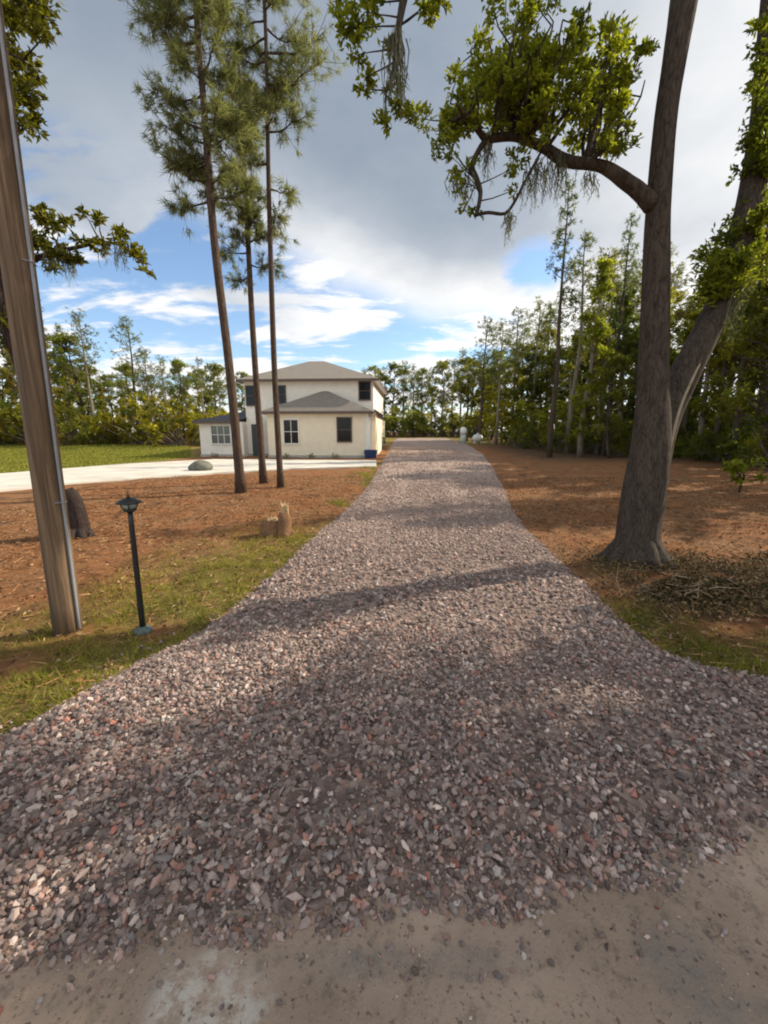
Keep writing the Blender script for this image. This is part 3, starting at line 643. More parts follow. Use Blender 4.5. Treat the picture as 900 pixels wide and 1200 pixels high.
while tg < 58:
    px, py = R.uniform(505, 752), R.uniform(-20, 245); e = ((px-632)/122)**2 + ((py-112)/112)**2
    if e > 1 or (px < 545 and py < 105) or (px < 560 and py < 50): continue
    if py > np.interp(px, [500, 545, 560, 605, 650, 700, 757], [180, 165, 108, 106, 128, 145, 160]): continue
    if px > 690 and py > 110 and R.random() < .5: continue
    t_ = O(px, py, R.uniform(-.9, .7)*(1.1-e*.6)); s_ = limb[np.argmin(np.linalg.norm(limb[20:]-t_, axis=1))+20] if px > 560 else tw3[R.integers(2, len(tw3))]
    leafcloud(t_, s_, 330, R.uniform(.12, .2), .052, .029, .66 if py > 40 else .55); tg += 1
for px, py in ((520, 165), (530, 185), (540, 200), (532, 212), (545, 225), (552, 190), (515, 150), (560, 248), (545, 246), (604, 222), (598, 205), (700, 170), (716, 165), (735, 150)):
    c_ = O(px, py, -.4+R.normal(0, .15)); s_ = tw1[R.integers(0, len(tw1))] if px < 640 else limb[R.integers(12, 24)]
    mb.tube(wander(s_, c_, 4, .2)-ob, [.008, .006, .005, .004], 4, False); clump(cb, c_-ob, .10, 44, .05, .028, .5)
mb.obj('limb', M['oak_bark'], oak, True)
# overhead boughs (mostly above the frame), one drooping into view
mb = MB()
ov = smooth_path([main[-14]+ob, np.array([2.4, 4.7, 6.6]), np.array([1.2, 4.2, 6.8]), P(490, -60, 4.0), P(475, -10, 3.9), P(466, 40, 3.85), P(461, 80, 3.85), P(452, 112, 3.85)], 5)
mb.tube(ov-ob, rlerp([.10, .09, .075, .055, .036, .024, .014, .007], len(ov)), 9, wob=.05)
for px, py, r_, k in ((430, 12, .20, 190), (410, 30, .14, 110), (418, 62, .13, 80), (430, 92, .11, 60), (424, 105, .08, 30), (462, 100, .10, 55), (470, 128, .12, 90), (452, 140, .11, 70), (484, 135, .09, 50), (500, 14, .10, 70), (516, 4, .09, 50), (490, -22, .16, 100), (440, -30, .22, 160), (460, 60, .09, 40), (400, 10, .1, 60)):
    c_ = P(px, py, 3.85+R.normal(0, .12)); s_ = ov[np.argmin(np.linalg.norm(ov-c_, axis=1))]
    mb.tube(wander(s_, c_, 4, .2)-ob, [.009, .007, .005, .004], 4, False); clump(cb, c_-ob, r_*.9, int(k*1.35), .055, .03, .6)
for k in range(36):                                                   # the rest of the crown, higher than the picture
    a_ = R.uniform(0, 6.28); rr_ = R.uniform(.6, 4.2); c_ = np.array([3.9+rr_*math.cos(a_), 6.0+rr_*math.sin(a_)*.85, 9.6+R.uniform(-.6, 3.2)-rr_*.12])
    if (c_[2]-1.65)/c_[1] < .98 and c_[1] < 20: c_[2] = 1.65+c_[1]*1.0
    s_ = (main if R.random() < .6 else fork)[-R.integers(1, 9)]+ob
    mb.tube(wander(s_, c_, 7, .3)-ob, np.linspace(.04, .008, 7), 5, False); clump(cb, c_-ob, R.uniform(.4, .7), 190, .11, .06, .5)
# sprigs on the fork
for px, py in ((838, 318), (852, 300), (842, 290), (862, 262), (858, 305), (830, 340), (846, 275), (874, 240), (868, 200), (880, 170), (892, 200), (888, 250), (895, 290), (880, 300), (897, 120), (890, 90), (886, 150), (896, 60), (899, 170), (899, 230), (903, 20), (896, 100), (905, 130), (888, 185), (903, 200), (878, 270), (893, 265), (905, 250), (872, 300), (885, 320), (860, 330), (830, 300), (888, 110), (908, 80)):
    c_ = O(px+R.normal(0, 4), py, .3+R.normal(0, .15)); s_ = fork[np.argmin(np.linalg.norm(fork+ob-c_, axis=1))]+ob
    mb.tube(wander(s_, c_, 4, .2)-ob, [.012, .009, .006, .004], 4, False); clump(cb, c_-ob, .17, 150, .06, .032, .34)
mb.obj('limb', M['oak_bark'], oak, True); cb.obj('crown', M['oak_leaf'], oak)

# vine up the oak's right flank
mb = MB(); vp = smooth_path([g0(768, 655, .02), O(776, 600, -.10), O(779, 560, -.10), O(786, 520, -.08), O(796, 480, -.02), O(811, 445, .02), O(824, 418, .08), O(838, 390, .12), O(848, 372, .16)], 6)
mb.tube(vp, np.linspace(.022, .012, len(vp)), 7); tag(mb.obj('vine', plain('vine_bark', (.36, .30, .21), .9, .2, .15, 12, .4), smooth=True), 'pale bare vine climbing the right flank of the forked oak', 'vine')
# fern tuft in the fork
mb = MB(); fc = O(848, 326, .12)
n = 1500; d = R.normal(size=(n, 3)); d[:, 2] = abs(d[:, 2])*.8; mb.leaves(np.tile(fc, (n, 1))+R.normal(0, .07, (n, 3))*(1.4, 1, 1.6), d, R.uniform(.06, .17, n), R.uniform(.018, .035, n), np.clip(R.normal(.55, .2, n), 0, 1))
tag(mb.obj('fern', M['oak_leaf']), 'bright green fern tuft growing on the upper bend of the oak fork', 'fern')
# hanging moss
def moss(c, w_, L, n, label):
    mb = MB(); base = np.asarray(c)
    for k in range(n):
        p = base + R.normal(0, 1, 3)*(w_, w_, w_*.4); l = L*R.uniform(.35, 1)
        pts = p + np.cumsum(np.vstack([[0, 0, 0], np.stack([R.normal(0, .015, 5), R.normal(0, .015, 5), -np.ones(5)*l/5], 1)]), 0)
        mb.tube(pts, np.linspace(.006, .002, 6), 3, False, c=np.clip(R.normal(.5, .2), 0, 1))
        m_ = 10; i = R.integers(0, 6, m_); mb.blades(pts[i]+R.normal(0, .012, (m_, 3)), np.stack([R.normal(0, .5, m_), R.normal(0, .5, m_), -np.ones(m_)], 1), R.uniform(.03, .09, m_), .007, np.clip(R.normal(.5, .25, m_), 0, 1))
    tag(mb.obj('spanish_moss', M['moss']), label, 'moss', 'grey moss hanging from the oak')
moss(P(463, 42, 3.85), .03, .55, 40, 'long grey moss hanging from the drooping overhead branch')
moss(O(628, 196, -.2), .07, .34, 36, 'grey moss clump hanging under the middle of the crooked oak limb')
moss(O(597, 252, -.3), .03, .26, 14, 'short rusty moss tail hanging from the lowest loop of the oak limb')
moss(O(868, 300, .12), .05, .95, 44, 'longest pale moss curtain hanging from the right fork of the oak')
moss(O(690, 202, -.1), .06, .24, 16, 'thin moss wisps hanging from the oak limb nearest the trunk')
moss(O(655, 186, -.2), .06, .42, 30, 'pale moss clump hanging from the limb between the trunk and the crook')
moss(O(572, 168, -.3), .03, .30, 18, 'moss wisps hanging inside the crook of the oak limb')
moss(O(893, 150, .5), .05, .7, 30, 'grey moss hanging highest on the right fork of the oak')
moss(O(540, 205, -.4), .06, .26, 22, 'dark moss clump at the left tip of the crooked oak limb')

# ---- dark oak behind the utility pole
R = np.random.default_rng(303)
lb_ = g0(66, 628, .05); YL = lb_[1]
def Lq(px, py, dy=0): return P(px, py, YL+dy)
lo = empty('oak_tree', lb_, 'dark leaning oak half hidden behind the wooden utility pole', 'tree')
lt = smooth_path([lb_, Lq(61, 598), Lq(55, 560), Lq(46, 500), Lq(34, 440), Lq(13, 380), Lq(-12, 310), Lq(-30, 220), Lq(-45, 100), Lq(-60, -60), Lq(-90, -200, .3)], 5)-lb_
mb = MB(); mb.tube(lt, rlerp([.15, .135, .135, .14, .14, .14, .135, .12, .11, .08, .03], len(lt))*(1+.4*np.exp(-lt[:, 2]/.08)), 16, wob=.06); mb.obj('trunk', M['dark_bark'], lo, True)
mb = MB(); cb = MB()
br = smooth_path([Lq(-12, 310), Lq(20, 312), Lq(55, 298), Lq(90, 290), Lq(130, 284), Lq(165, 302)], 4); mb.tube(br-lb_, np.linspace(.05, .010, len(br)), 8, wob=.05)
for px, py, r_, k in ((48, 252, .18, 170), (62, 262, .17, 160), (42, 285, .25, 340), (70, 295, .17, 150), (85, 305, .14, 100), (78, 262, .12, 70), (100, 285, .12, 70), (115, 255, .13, 70), (120, 290, .12, 70), (140, 275, .15, 110), (152, 290, .15, 120), (165, 303, .12, 80), (170, 318, .07, 30), (95, 250, .08, 30), (60, 310, .12, 90), (20, 290, .3, 380), (5, 340, .35, 520), (20, 380, .25, 300), (-5, 400, .3, 300)):
    c_ = Lq(px, py, R.normal(0, .2)); s_ = br[np.argmin(np.linalg.norm(br-c_, axis=1))]
    mb.tube(wander(s_, c_, 5, .3)-lb_, np.linspace(.014, .004, 5), 4, False); clump(cb, c_-lb_, r_, k, .085, .045, .36 if px < 110 else .62)
for px, py, r_, k in ((10, 15, .3, 420), (35, 10, .3, 420), (48, 35, .16, 120), (0, 60, .3, 400), (28, 75, .22, 260), (30, 110, .22, 260), (42, 145, .15, 130), (15, 140, .25, 300), (-20, 100, .4, 500), (20, -40, .4, 520), (-40, 0, .5, 600), (60, -80, .5, 500), (-60, 180, .4, 400), (-80, -120, .6, 700), (0, -160, .6, 700), (-130, 30, .6, 600), (-140, 200, .5, 500), (-100, 330, .5, 500)):
    c_ = Lq(px, py, -.5+R.normal(0, .3)); s_ = lt[np.argmin(np.linalg.norm(lt+lb_-c_, axis=1))]+lb_
    mb.tube(wander(s_, c_, 6, .3)-lb_, np.linspace(.03, .006, 6), 5, False); clump(cb, c_-lb_, r_, k, .085, .045, .5)
mb.obj('limb', M['dark_bark'], lo, True); cr_ = cb.obj('crown', M['oak_leaf'], lo); cr_.color = (.80, .70, .95, 1)
moss(Lq(70, 300), .10, .32, 40, 'grey moss hanging from the branch beside the utility pole')
moss(Lq(135, 290), .10, .26, 30, 'thin moss at the far tip of the branch beside the utility pole')

# ---- generic woodland trees, shared meshes
def far_pine(H, crown, reach, seed, blades=7, bw=.05, bl=.34):
    global R; R = np.random.default_rng(seed); tb = MB(); cb = MB()
    n = 9; pth = np.stack([np.cumsum(R.normal(0, .07, n)), np.cumsum(R.normal(0, .07, n)), np.linspace(-.2, H, n)], 1); pth[0, :2] = 0
    tb.tube(pth, np.linspace(H*.0125+.05, .02, n), 8, wob=.05)
    z = H*crown
    while z < H:
        f = (z-H*crown)/(H*(1-crown)); th = R.uniform(0, 6.28); L = reach*(.5+.7*R.random())*(1-f**2.2*.8)
        a = np.array([np.interp(z, pth[:, 2], pth[:, 0]), np.interp(z, pth[:, 2], pth[:, 1]), z]); e = a+np.array([math.cos(th), math.sin(th), R.uniform(.1, .7)])*L
        tb.tube([a, (a+e)/2-(0, 0, .08*L), e], [.035, .025, .01], 4, False); tn = R.normal(.42, .14)
        for k in range(int(5+6*L)):
            t = R.uniform(.3, 1.05); q_ = a+(e-a)*t+R.normal(0, .22, 3)*(.5+.4*L); tuft(cb, q_, (e-a)+R.normal(0, L*.4, 3), blades, bl, bw, tn, .8)
        z += R.uniform(.12, .32)
    for k in range(5):
        zz = H*R.uniform(.25, crown); th = R.uniform(0, 6.28); a = np.array([np.interp(zz, pth[:, 2], pth[:, 0]), np.interp(zz, pth[:, 2], pth[:, 1]), zz]); tb.tube([a, a+np.array([math.cos(th), math.sin(th), .1])*R.uniform(.3, .9)], [.02, .008], 4, False)
    return tb, cb
def far_broad(H, crown, rad_, seed, n=7000, L=.19, W=.11, gap=.0):
    global R; R = np.random.default_rng(seed); tb = MB(); cb = MB()
    k = 8; pth = np.stack([np.cumsum(R.normal(0, .12, k)), np.cumsum(R.normal(0, .12, k)), np.linspace(-.2, H*.9, k)], 1); pth[0, :2] = 0
    tb.tube(pth, np.linspace(H*.014+.05, .03, k), 8, wob=.07)
    m = int(n/110)
    for j in range(m):
        z = H*(crown+(1-crown)*R.random()**.85); f = (z/H-crown)/(1-crown); rr_ = rad_*(math.sin(math.pi*min(.97, .18+.80*f))**.6)*R.uniform(.25, 1.05); th = R.uniform(0, 6.28)
        c_ = np.array([rr_*math.cos(th), rr_*math.sin(th), z]); zz = max(H*crown*.75, z-rr_*R.uniform(.4, .9)); zz = min(zz, H*.88)
        a = np.array([np.interp(zz, pth[:, 2], pth[:, 0]), np.interp(zz, pth[:, 2], pth[:, 1]), zz]); c_[:2] += a[:2]
        tb.tube(wander(a, c_, 5, .3), np.linspace(.05, .010, 5), 4, False); clump(cb, c_, R.uniform(.35, .75)*(.5+rad_*.22), 110, L, W, np.clip(R.normal(.45, .14), .05, .95), .18, .7)
    return tb, cb
def shrub_mesh(H, rad_, seed, n=2200, L=.14, W=.07):
    global R; R = np.random.default_rng(seed); tb = MB(); cb = MB()
    for j in range(int(n/60)):
        th = R.uniform(0, 6.28); rr_ = rad_*R.random()**.5; z = H*R.uniform(.12, 1)*(1-.45*(rr_/rad_)**2); c_ = np.array([rr_*math.cos(th), rr_*math.sin(th), z])
        tb.tube(wander((c_[0]*.15, c_[1]*.15, -.1), c_, 5, .3), np.linspace(.022, .006, 5), 4, False); clump(cb, c_, R.uniform(.2, .42)*(.4+H*.28), 60, L, W, np.clip(R.normal(.45, .16), .05, .95), .18, .8)
    return tb, cb
KIND = {}
def define(kind, name, cat, tbcb, bark_, stem='trunk'):
    tb, cb = tbcb; t = tb.mesh(stem, M[bark_], True); c = cb.mesh('crown', M['far_leaf'] if 'pine' not in kind else M['needle_far'])
    KIND[kind] = (name, cat, stem, t, c)
M['needle_far'] = leafmat('needle_far', (.055, .07, .025), (.21, .215, .07), .55)
define('pine_a', 'pine_tree', 'pine tree', far_pine(13, .52, 1.9, 11), 'far_bark')
define('pine_b', 'pine_tree', 'pine tree', far_pine(14, .62, 1.5, 12), 'far_bark')
define('pine_c', 'pine_tree', 'pine tree', far_pine(12, .42, 2.1, 13), 'far_bark_dark')
define('pine_d', 'pine_tree', 'pine tree', far_pine(16, .50, 1.3, 14), 'far_bark_dark')
define('oak_a', 'leafy_tree', 'tree', far_broad(10, .35, 2.8, 21, 8000), 'far_bark')
define('oak_b', 'leafy_tree', 'tree', far_broad(9, .25, 2.3, 22, 7000), 'far_bark_dark')
define('oak_c', 'leafy_tree', 'tree', far_broad(12, .40, 2.5, 23, 8000), 'far_bark_dark')
define('slim', 'vine_clad_tree', 'tree', far_broad(11, .14, 1.0, 24, 5200, .17, .09), 'far_bark')
define('shrub_a', 'shrub', 'shrub', shrub_mesh(2.2, 1.7, 31), 'far_bark', 'stem')
define('shrub_b', 'shrub', 'shrub', shrub_mesh(3.2, 1.6, 32, 3000), 'far_bark', 'stem')
define('shrub_c', 'shrub', 'shrub', shrub_mesh(1.5, 1.5, 33, 1700, .13, .06), 'far_bark', 'stem')

TINT = dict(dark=(.88, .98, .88), mid=(1.2, 1.2, 1.1), yellow=(1.75, 1.55, .9), brown=(1.7, 1.25, .9), bright=(1.55, 1.5, .8), grey=(1.1, 1.1, 1.25), deep=(.75, .85, .7))
R = np.random.default_rng(404)
def plant(kind, px, Y, h, tint, label, group, wide=1.0, x=None, hid=None):
    name, cat, stem, tme, cme = KIND[kind]
    X_ = (px-450)/F*(Y*cp+1.3) if x is None else x
    z0 = float(hgt(X_, Y)) if Y > 24 else float(gz(np.array([X_]), np.array([Y]))[0])
    hm = max(v.co.z for v in (cme.vertices[0], cme.vertices[len(cme.vertices)//2])) if False else _top[kind]
    s_ = h/hm; e = empty(name, (X_, Y, z0-.05), label, cat, group, R.uniform(0, 6.28)); e.scale = (s_*wide, s_*wide, s_)
    for nm, me in ((stem, tme), ('crown', cme)):
        o = bpy.data.objects.new(nm, me); C.objects.link(o); o.parent = e
        v_ = R.uniform(.82, 1.18); tc_ = TINT[tint]; o.color = (tc_[0]*v_*R.uniform(.93, 1.07), tc_[1]*v_, tc_[2]*v_, 1)
    return e
_top = {}
for k, v_ in KIND.items():
    co = np.empty(len(v_[4].vertices)*3); v_[4].vertices.foreach_get('co', co); _top[k] = co[2::3].max()
ORD = ['first', 'second', 'third', 'fourth', 'fifth', 'sixth', 'seventh', 'eighth', 'ninth', 'tenth', 'eleventh', 'twelfth', 'thirteenth', 'fourteenth', 'fifteenth', 'sixteenth', 'seventeenth', 'eighteenth', 'nineteenth', 'twentieth', 'twenty-first', 'twenty-second', 'twenty-third', 'twenty-fourth', 'twenty-fifth', 'twenty-sixth', 'twenty-seventh', 'twenty-eighth', 'twenty-ninth', 'thirtieth']
def rowof(rows, phrase, group):
    """plant a row; ordinals run from left to right within each kind of that row"""
    rows = sorted(rows, key=lambda r: (r[1]-450)/(r[2])); seen = {}
    tot = {}
    for r in rows: tot[(r[0].split('_')[0], r[4])] = tot.get((r[0].split('_')[0], r[4]), 0)+1
    words = dict(pine='pine', oak='leafy tree', slim='slim vine-clad tree', shrub='shrub')
    cw = dict(dark='dark green', mid='green', yellow='yellow-green', brown='brownish', bright='bright green', grey='grey-green', deep='deep shaded green')
    for r in rows:
        key = (r[0].split('_')[0], r[4]); seen[key] = seen.get(key, 0)+1
        o_ = '' if tot[key] == 1 else (ORD[seen[key]-1] + ' ')
        lab = ('%s%s %s%s %s' % (o_, cw[r[4]], words[key[0]], ' from the left' if o_ else '', phrase))
        if tot[key] == 1: lab = 'only ' + lab
        plant(r[0], r[1], r[2], r[3], r[4], lab, group, *(r[5:]))
# left woods, behind the lawn
rows = []
for px, h in ((-60, 12), (-20, 13), (12, 11), (52, 12.5), (76, 13), (98, 11.8), (122, 12.6), (172, 11.8), (188, 9.0), (206, 8.4), (226, 7.8), (246, 8.2), (262, 7.4)):
    rows.append((('pine_a', 'pine_c', 'pine_b')[len(rows) % 3], px+R.normal(0, 3), R.uniform(38, 42), h, 'mid' if len(rows) % 2 else 'grey'))
rowof(rows, 'in the front row behind the left lawn', 'pines behind the left lawn')
rows = []
for px, h in ((-30, 8), (5, 7), (38, 9), (72, 10.5), (106, 10.5), (135, 5.5), (160, 4.6), (182, 5.0), (205, 4.4), (228, 4.8), (250, 5)):
    rows.append((('oak_a', 'oak_b', 'slim')[len(rows) % 3], px, R.uniform(42, 46), h*1.05, ('yellow', 'brown', 'mid')[(len(rows)*2) % 3]))
rowof(rows, 'in the second row behind the left lawn', 'leafy trees behind the left lawn')
rows = [(('shrub_a', 'shrub_b', 'shrub_c')[i % 3], px, R.uniform(38.5, 40.5), R.uniform(2.4, 5.4), ('yellow', 'mid', 'brown', 'yellow')[i % 4]) for i, px in enumerate(range(-70, 275, 13))]
rowof(rows, 'along the left lawn far edge', 'shrubs along the left lawn')
rows = [(('pine_b', 'oak_c', 'pine_a', 'oak_b')[i % 4], px, R.uniform(50, 58), R.uniform(7.5, 10), ('grey', 'yellow', 'mid')[i % 3]) for i, px in enumerate(range(-60, 290, 12))]
rowof(rows, 'in the rear row behind the left lawn', 'rear trees behind the left lawn')
# beyond the end of the drive
rows = [(('pine_a', 'oak_c', 'pine_b', 'oak_a', 'pine_c')[i % 5], px, R.uniform(62, 70), h, ('dark', 'mid', 'grey')[i % 3]) for i, (px, h) in enumerate(((428, 10.5), (440, 10.8), (451, 11.3), (462, 11), (472, 11.6), (483, 10.8), (494, 11.3), (505, 10.6), (516, 11.5), (527, 12), (538, 13), (550, 12.5), (563, 13), (577, 13)))]
rowof(rows, 'beyond the gravel drive end', 'trees beyond the end of the drive')
rows = [(('shrub_b', 'shrub_a', 'shrub_b')[i % 3], px, R.uniform(58, 61), R.uniform(3.2, 5.6), ('dark', 'mid', 'dark', 'yellow')[i % 4]) for i, px in enumerate(range(432, 585, 11))]
rowof(rows, 'beyond the gravel drive end', 'shrubs beyond the end of the drive')
# right-hand woods
rows = [('pine_c', 560, 43, 12.6, 'grey'), ('pine_a', 577, 40, 11.6, 'mid'), ('pine_b', 596, 42, 13.4, 'grey'), ('pine_a', 616, 40, 13.5, 'mid'), ('oak_c', 545, 48, 9.5, 'mid'), ('oak_a', 585, 44, 8.5, 'yellow', 1.1), ('oak_b', 615, 40, 9, 'dark'), ('oak_b', 560, 46, 7.5, 'yellow'), ('oak_a', 640, 39, 9, 'mid', 1.1), ('oak_c', 668, 40, 12, 'dark', 1.1), ('oak_a', 700, 38, 11, 'mid', 1.1), ('oak_c', 735, 37, 12, 'dark', 1.1), ('pine_c', 605, 46, 13, 'mid'), ('pine_c', 632, 44, 14.5, 'grey'), ('oak_c', 600, 48, 11, 'mid'), ('oak_c', 625, 42, 11.5, 'yellow'), ('pine_c', 680, 42, 16, 'grey'), ('pine_a', 712, 41, 16, 'mid'), ('pine_c', 752, 40, 16, 'grey'), ('oak_b', 572, 50, 9, 'dark'), ('oak_b', 655, 43, 10, 'yellow')]
rowof(rows, 'behind the white box at the drive end', 'trees right of the drive end')
rows = [('pine_d', 637, 26.5, 16.5, 'dark', .8), ('pine_b', 657, 31, 15.5, 'mid'), ('slim', 672, 27, 12.2, 'bright', .95), ('pine_d', 698, 28, 15.5, 'dark', .8), ('slim', 655, 33, 9, 'yellow'), ('pine_b', 722, 32, 15, 'grey'), ('pine_a', 742, 30, 14, 'mid'), ('oak_c', 730, 27, 9, 'dark'), ('pine_b', 690, 36, 16, 'grey'), ('oak_b', 705, 25.5, 6.5, 'mid'), ('slim', 712, 29, 11, 'mid', 1.3), ('slim', 735, 29.5, 10.5, 'bright', 1.3), ('pine_c', 680, 33, 15, 'yellow'), ('oak_c', 748, 33, 12.5, 'yellow'), ('slim', 690, 30, 8.5, 'yellow', 1.3)]
rowof(rows, 'left of the forked oak', 'trees left of the forked oak')
rows = [('slim', 800, 25, 10.5, 'bright', 1.1), ('oak_c', 815, 24, 12.2, 'yellow', .8), ('pine_d', 838, 21, 12.8, 'dark'), ('oak_c', 862, 21, 14, 'bright', .75), ('oak_b', 880, 18, 11, 'mid', .9), ('oak_a', 905, 19, 12.5, 'mid'), ('pine_a', 800, 32, 13, 'grey'), ('oak_c', 850, 29, 14, 'yellow'), ('oak_a', 890, 26, 11, 'mid'), ('pine_b', 870, 33, 15, 'grey'), ('slim', 915, 16, 8.5, 'mid'), ('oak_c', 930, 24, 12, 'dark'), ('slim', 785, 28, 9.5, 'yellow', 1.3), ('oak_c', 790, 33, 13, 'mid', 1.1), ('oak_c', 825, 31, 14, 'grey', 1.1), ('oak_a', 870, 30, 13.5, 'mid'), ('slim', 845, 24, 10, 'bright', 1.2), ('slim', 882, 21, 9.5, 'mid', 1.3), ('oak_c', 905, 27, 14.5, 'mid', 1.1)]
rowof(rows, 'right of the forked oak', 'trees right of the forked oak')
rows = [(('shrub_a', 'shrub_b', 'shrub_c', 'shrub_b')[i % 4], px, Y + R.normal(0, .6), h*R.uniform(.8, 1.2), ('yellow', 'mid', 'bright', 'dark', 'mid')[i % 5]) for i, (px, Y, h) in enumerate(
    [(606, 42, 5.2), (622, 40, 5), (645, 38, 5.2), (668, 36, 4.8), (690, 35, 5), (712, 34, 4.8), (735, 33, 5), (755, 32, 4.6), (604, 36, 2.6), (620, 35, 2.8), (636, 33, 2.6), (652, 31.5, 2.4), (668, 30.5, 2.4), (684, 29.5, 2.0), (700, 29, 2.2), (716, 28.5, 2.4), (733, 28, 2.6), (748, 27, 2.4)])]
rowof(rows, 'at the wood edge left of the oak', 'shrubs left of the forked oak')
rows = [(('shrub_b', 'shrub_a', 'shrub_b', 'shrub_c')[i % 4], px, Y + R.normal(0, .5), h*R.uniform(.8, 1.2), ('mid', 'bright', 'yellow', 'dark')[i % 4]) for i, (px, Y, h) in enumerate(
    [(782, 26, 2.6), (800, 25, 2.2), (818, 23.5, 2.4), (836, 22, 2.2), (853, 21, 2.6), (870, 19.5, 2.2), (888, 18.5, 2.8), (905, 17, 3), (925, 16.5, 3), (780, 31, 5), (815, 30, 5), (850, 28, 5), (885, 26, 5), (918, 24, 5), (800, 29, 4), (835, 27, 4.2), (870, 24.5, 4.2), (905, 22, 4.5)])]
rowof(rows, 'at the wood edge right of the oak', 'shrubs right of the forked oak')
# woods that run on past the right edge of the picture and shade the lane
off = [('oak_c', 7.9, 2.9, 8.4, 'mid', 1.25), ('oak_a', 10.9, 4.45, 11.5, 'dark', .9), ('oak_c', 13.6, 5.2, 10.5, 'mid', 1.15), ('slim', 14.5, 12.2, 10.5, 'mid', 1.2), ('oak_b', 17, 13, 10, 'mid'), ('pine_d', 13.5, 13.2, 13, 'dark', .8), ('pine_a', 18.5, 15, 14, 'mid', .8), ('pine_b', 21, 8, 14, 'grey')]
off = sorted(off, key=lambda r: r[1])
for i, r in enumerate(off):
    plant(r[0], 0, r[2], r[3], r[4], '%s tree of the roadside woods past the right edge of the view' % ORD[i], 'roadside woods', r[5] if len(r) > 5 else 1.0, x=r[1])
left_ = [(('pine_a', 'oak_c', 'shrub_b', 'oak_a', 'shrub_a', 'pine_c')[i % 6], px, R.uniform(38, 52), (12, 10, 4.5, 9, 4, 12)[i % 6], ('mid', 'yellow', 'brown')[i % 3]) for i, px in enumerate(range(-460, -80, 17))]
for i, r in enumerate(left_):
    plant(r[0], r[1], r[2], r[3], r[4], '%s plant of the woods past the left edge of the view' % ORD[i], 'woods past the left edge')
# sapling on the pine straw at right
R = np.random.default_rng(505)
sb = g0(866, 578, .04); t = empty('sapling', sb, 'knee-high sapling with broad leaves alone on the pine straw right of the oak', 'sapling')
mb = MB(); cb = MB(); mb.tube(wander((0, 0, 0), (.04, 0, .55), 6, .15), np.linspace(.035, .012, 6), 7, False)
for k in range(16):
    th = R.uniform(0, 6.28); e = np.array([math.cos(th)*R.uniform(.15, .62), math.sin(th)*R.uniform(.15, .5), R.uniform(.38, .95)]); a = (.03, 0, R.uniform(.28, .52))
    mb.tube(wander(a, e, 5, .2), np.linspace(.010, .004, 5), 4, False); clump(cb, e, .13, 26, .15, .06, .5)
mb.obj('stem', M['dark_bark'], t, True); cb.obj('crown', M['oak_leaf'], t)
# little shrubs along the house wall are planted with the house below

# ------------------------------------------------------------------ utility pole
R = np.random.default_rng(606)
pb = g0(80, 741, .12); YP = pb[1]
def Q(px, py): return P(px, py, YP)
pole = empty('utility_pole', pb, 'tall weathered wooden utility pole with a grey conduit on the grass verge', 'utility pole')
top = pb + (Q(5, 190)-pb)*(9.2/(Q(5, 190)-pb)[2])
pp = np.linspace(pb, top, 28)-pb; mb = MB(); mb.tube(pp, np.linspace(.102, .083, 28), 28, wob=.012); mb.obj('shaft', M['pole'], pole, True)
ax = (top-pb)/np.linalg.norm(top-pb); side = np.array([.985, -.17, 0]); mb = MB()
cd = np.array([pp[i] + side*(np.interp(i, [0, 27], [.102, .083])+.012) for i in range(28)])
mb.tube(cd, .0105, 10); mb.obj('conduit', M['conduit'], pole, True)
mb = MB()
for z in (1.2, 2.9, 4.6, 6.3):
    i = z/9.2*27; c_ = pp[0]+(pp[-1]-pp[0])*z/9.2; r_ = np.interp(z, [0, 9.2], [.102, .083])
    u = np.array([side[1], -side[0], 0]); a_ = np.linspace(-.5, .5, 7)
    pts = [c_ + (side*math.cos(t_)+u*math.sin(t_))*(r_+.004+.024*math.cos(t_*3.0)**2) for t_ in a_]; mb = MB(); mb.tube(pts, .004, 5); mb.obj('strap', M['conduit'], pole, True)
mb = MB(); mb.box(-.22, .22, -.05, .05, 8.3, 8.42); b_ = mb.obj('crossarm', M['pole'], pole); b_.location = top*[1, 1, 0]-pb*[1, 1, 0]

# ------------------------------------------------------------------ black post lamp
lb = g0(168, 741, .0); tp = P(150, 578, lb[1]); hh = tp[2]-lb[2]; lean = (tp-lb)*np.array([1, 1, 0])
lamp = empty('post_lamp', lb, 'thin black post lamp with a small round head on the grass verge', 'lamp')
def sk(z): return lean*z/hh
mb = MB(); mb.lathe([(.07, -.03), (.07, .010), (.06, .018), (.03, .022), (.028, .04), (.005, .041)], 24); mb.obj('base_plate', M['base_plate'], lamp, True)
mb = MB(); mb.tube([sk(z)+(0, 0, z) for z in np.linspace(0, hh-.14, 10)], np.linspace(.0235, .019, 10), 14); mb.obj('shaft', M['black_metal'], lamp, True)
o3 = sk(hh-.14)+(0, 0, hh-.14)
mb = MB(); mb.lathe([(.02, -.012), (.045, .0), (.05, .012), (.03, .016), (.01, .017)], 20, at=o3)
mb.obj('collar', M['black_metal'], lamp, True)
mb = MB(); mb.lathe([(.036, .014), (.05, .035), (.058, .062), (.03, .066)], 20, at=o3); mb.obj('lantern_glass', M['lamp_glass'], lamp, True)
mb = MB()
for a_ in np.arange(4)*math.pi/2+.5: mb.tube([o3+(math.cos(a_)*.04, math.sin(a_)*.04, .012), o3+(math.cos(a_)*.056, math.sin(a_)*.056, .04), o3+(math.cos(a_)*.062, math.sin(a_)*.062, .066)], .004, 6)
mb.obj('cage', M['black_metal'], lamp, True)
mb = MB(); mb.lathe([(.088, .062), (.092, .068), (.085, .076), (.05, .094), (.02, .104), (.012, .108)], 24, at=o3); mb.obj('lamp_cap', M['black_metal'], lamp, True)
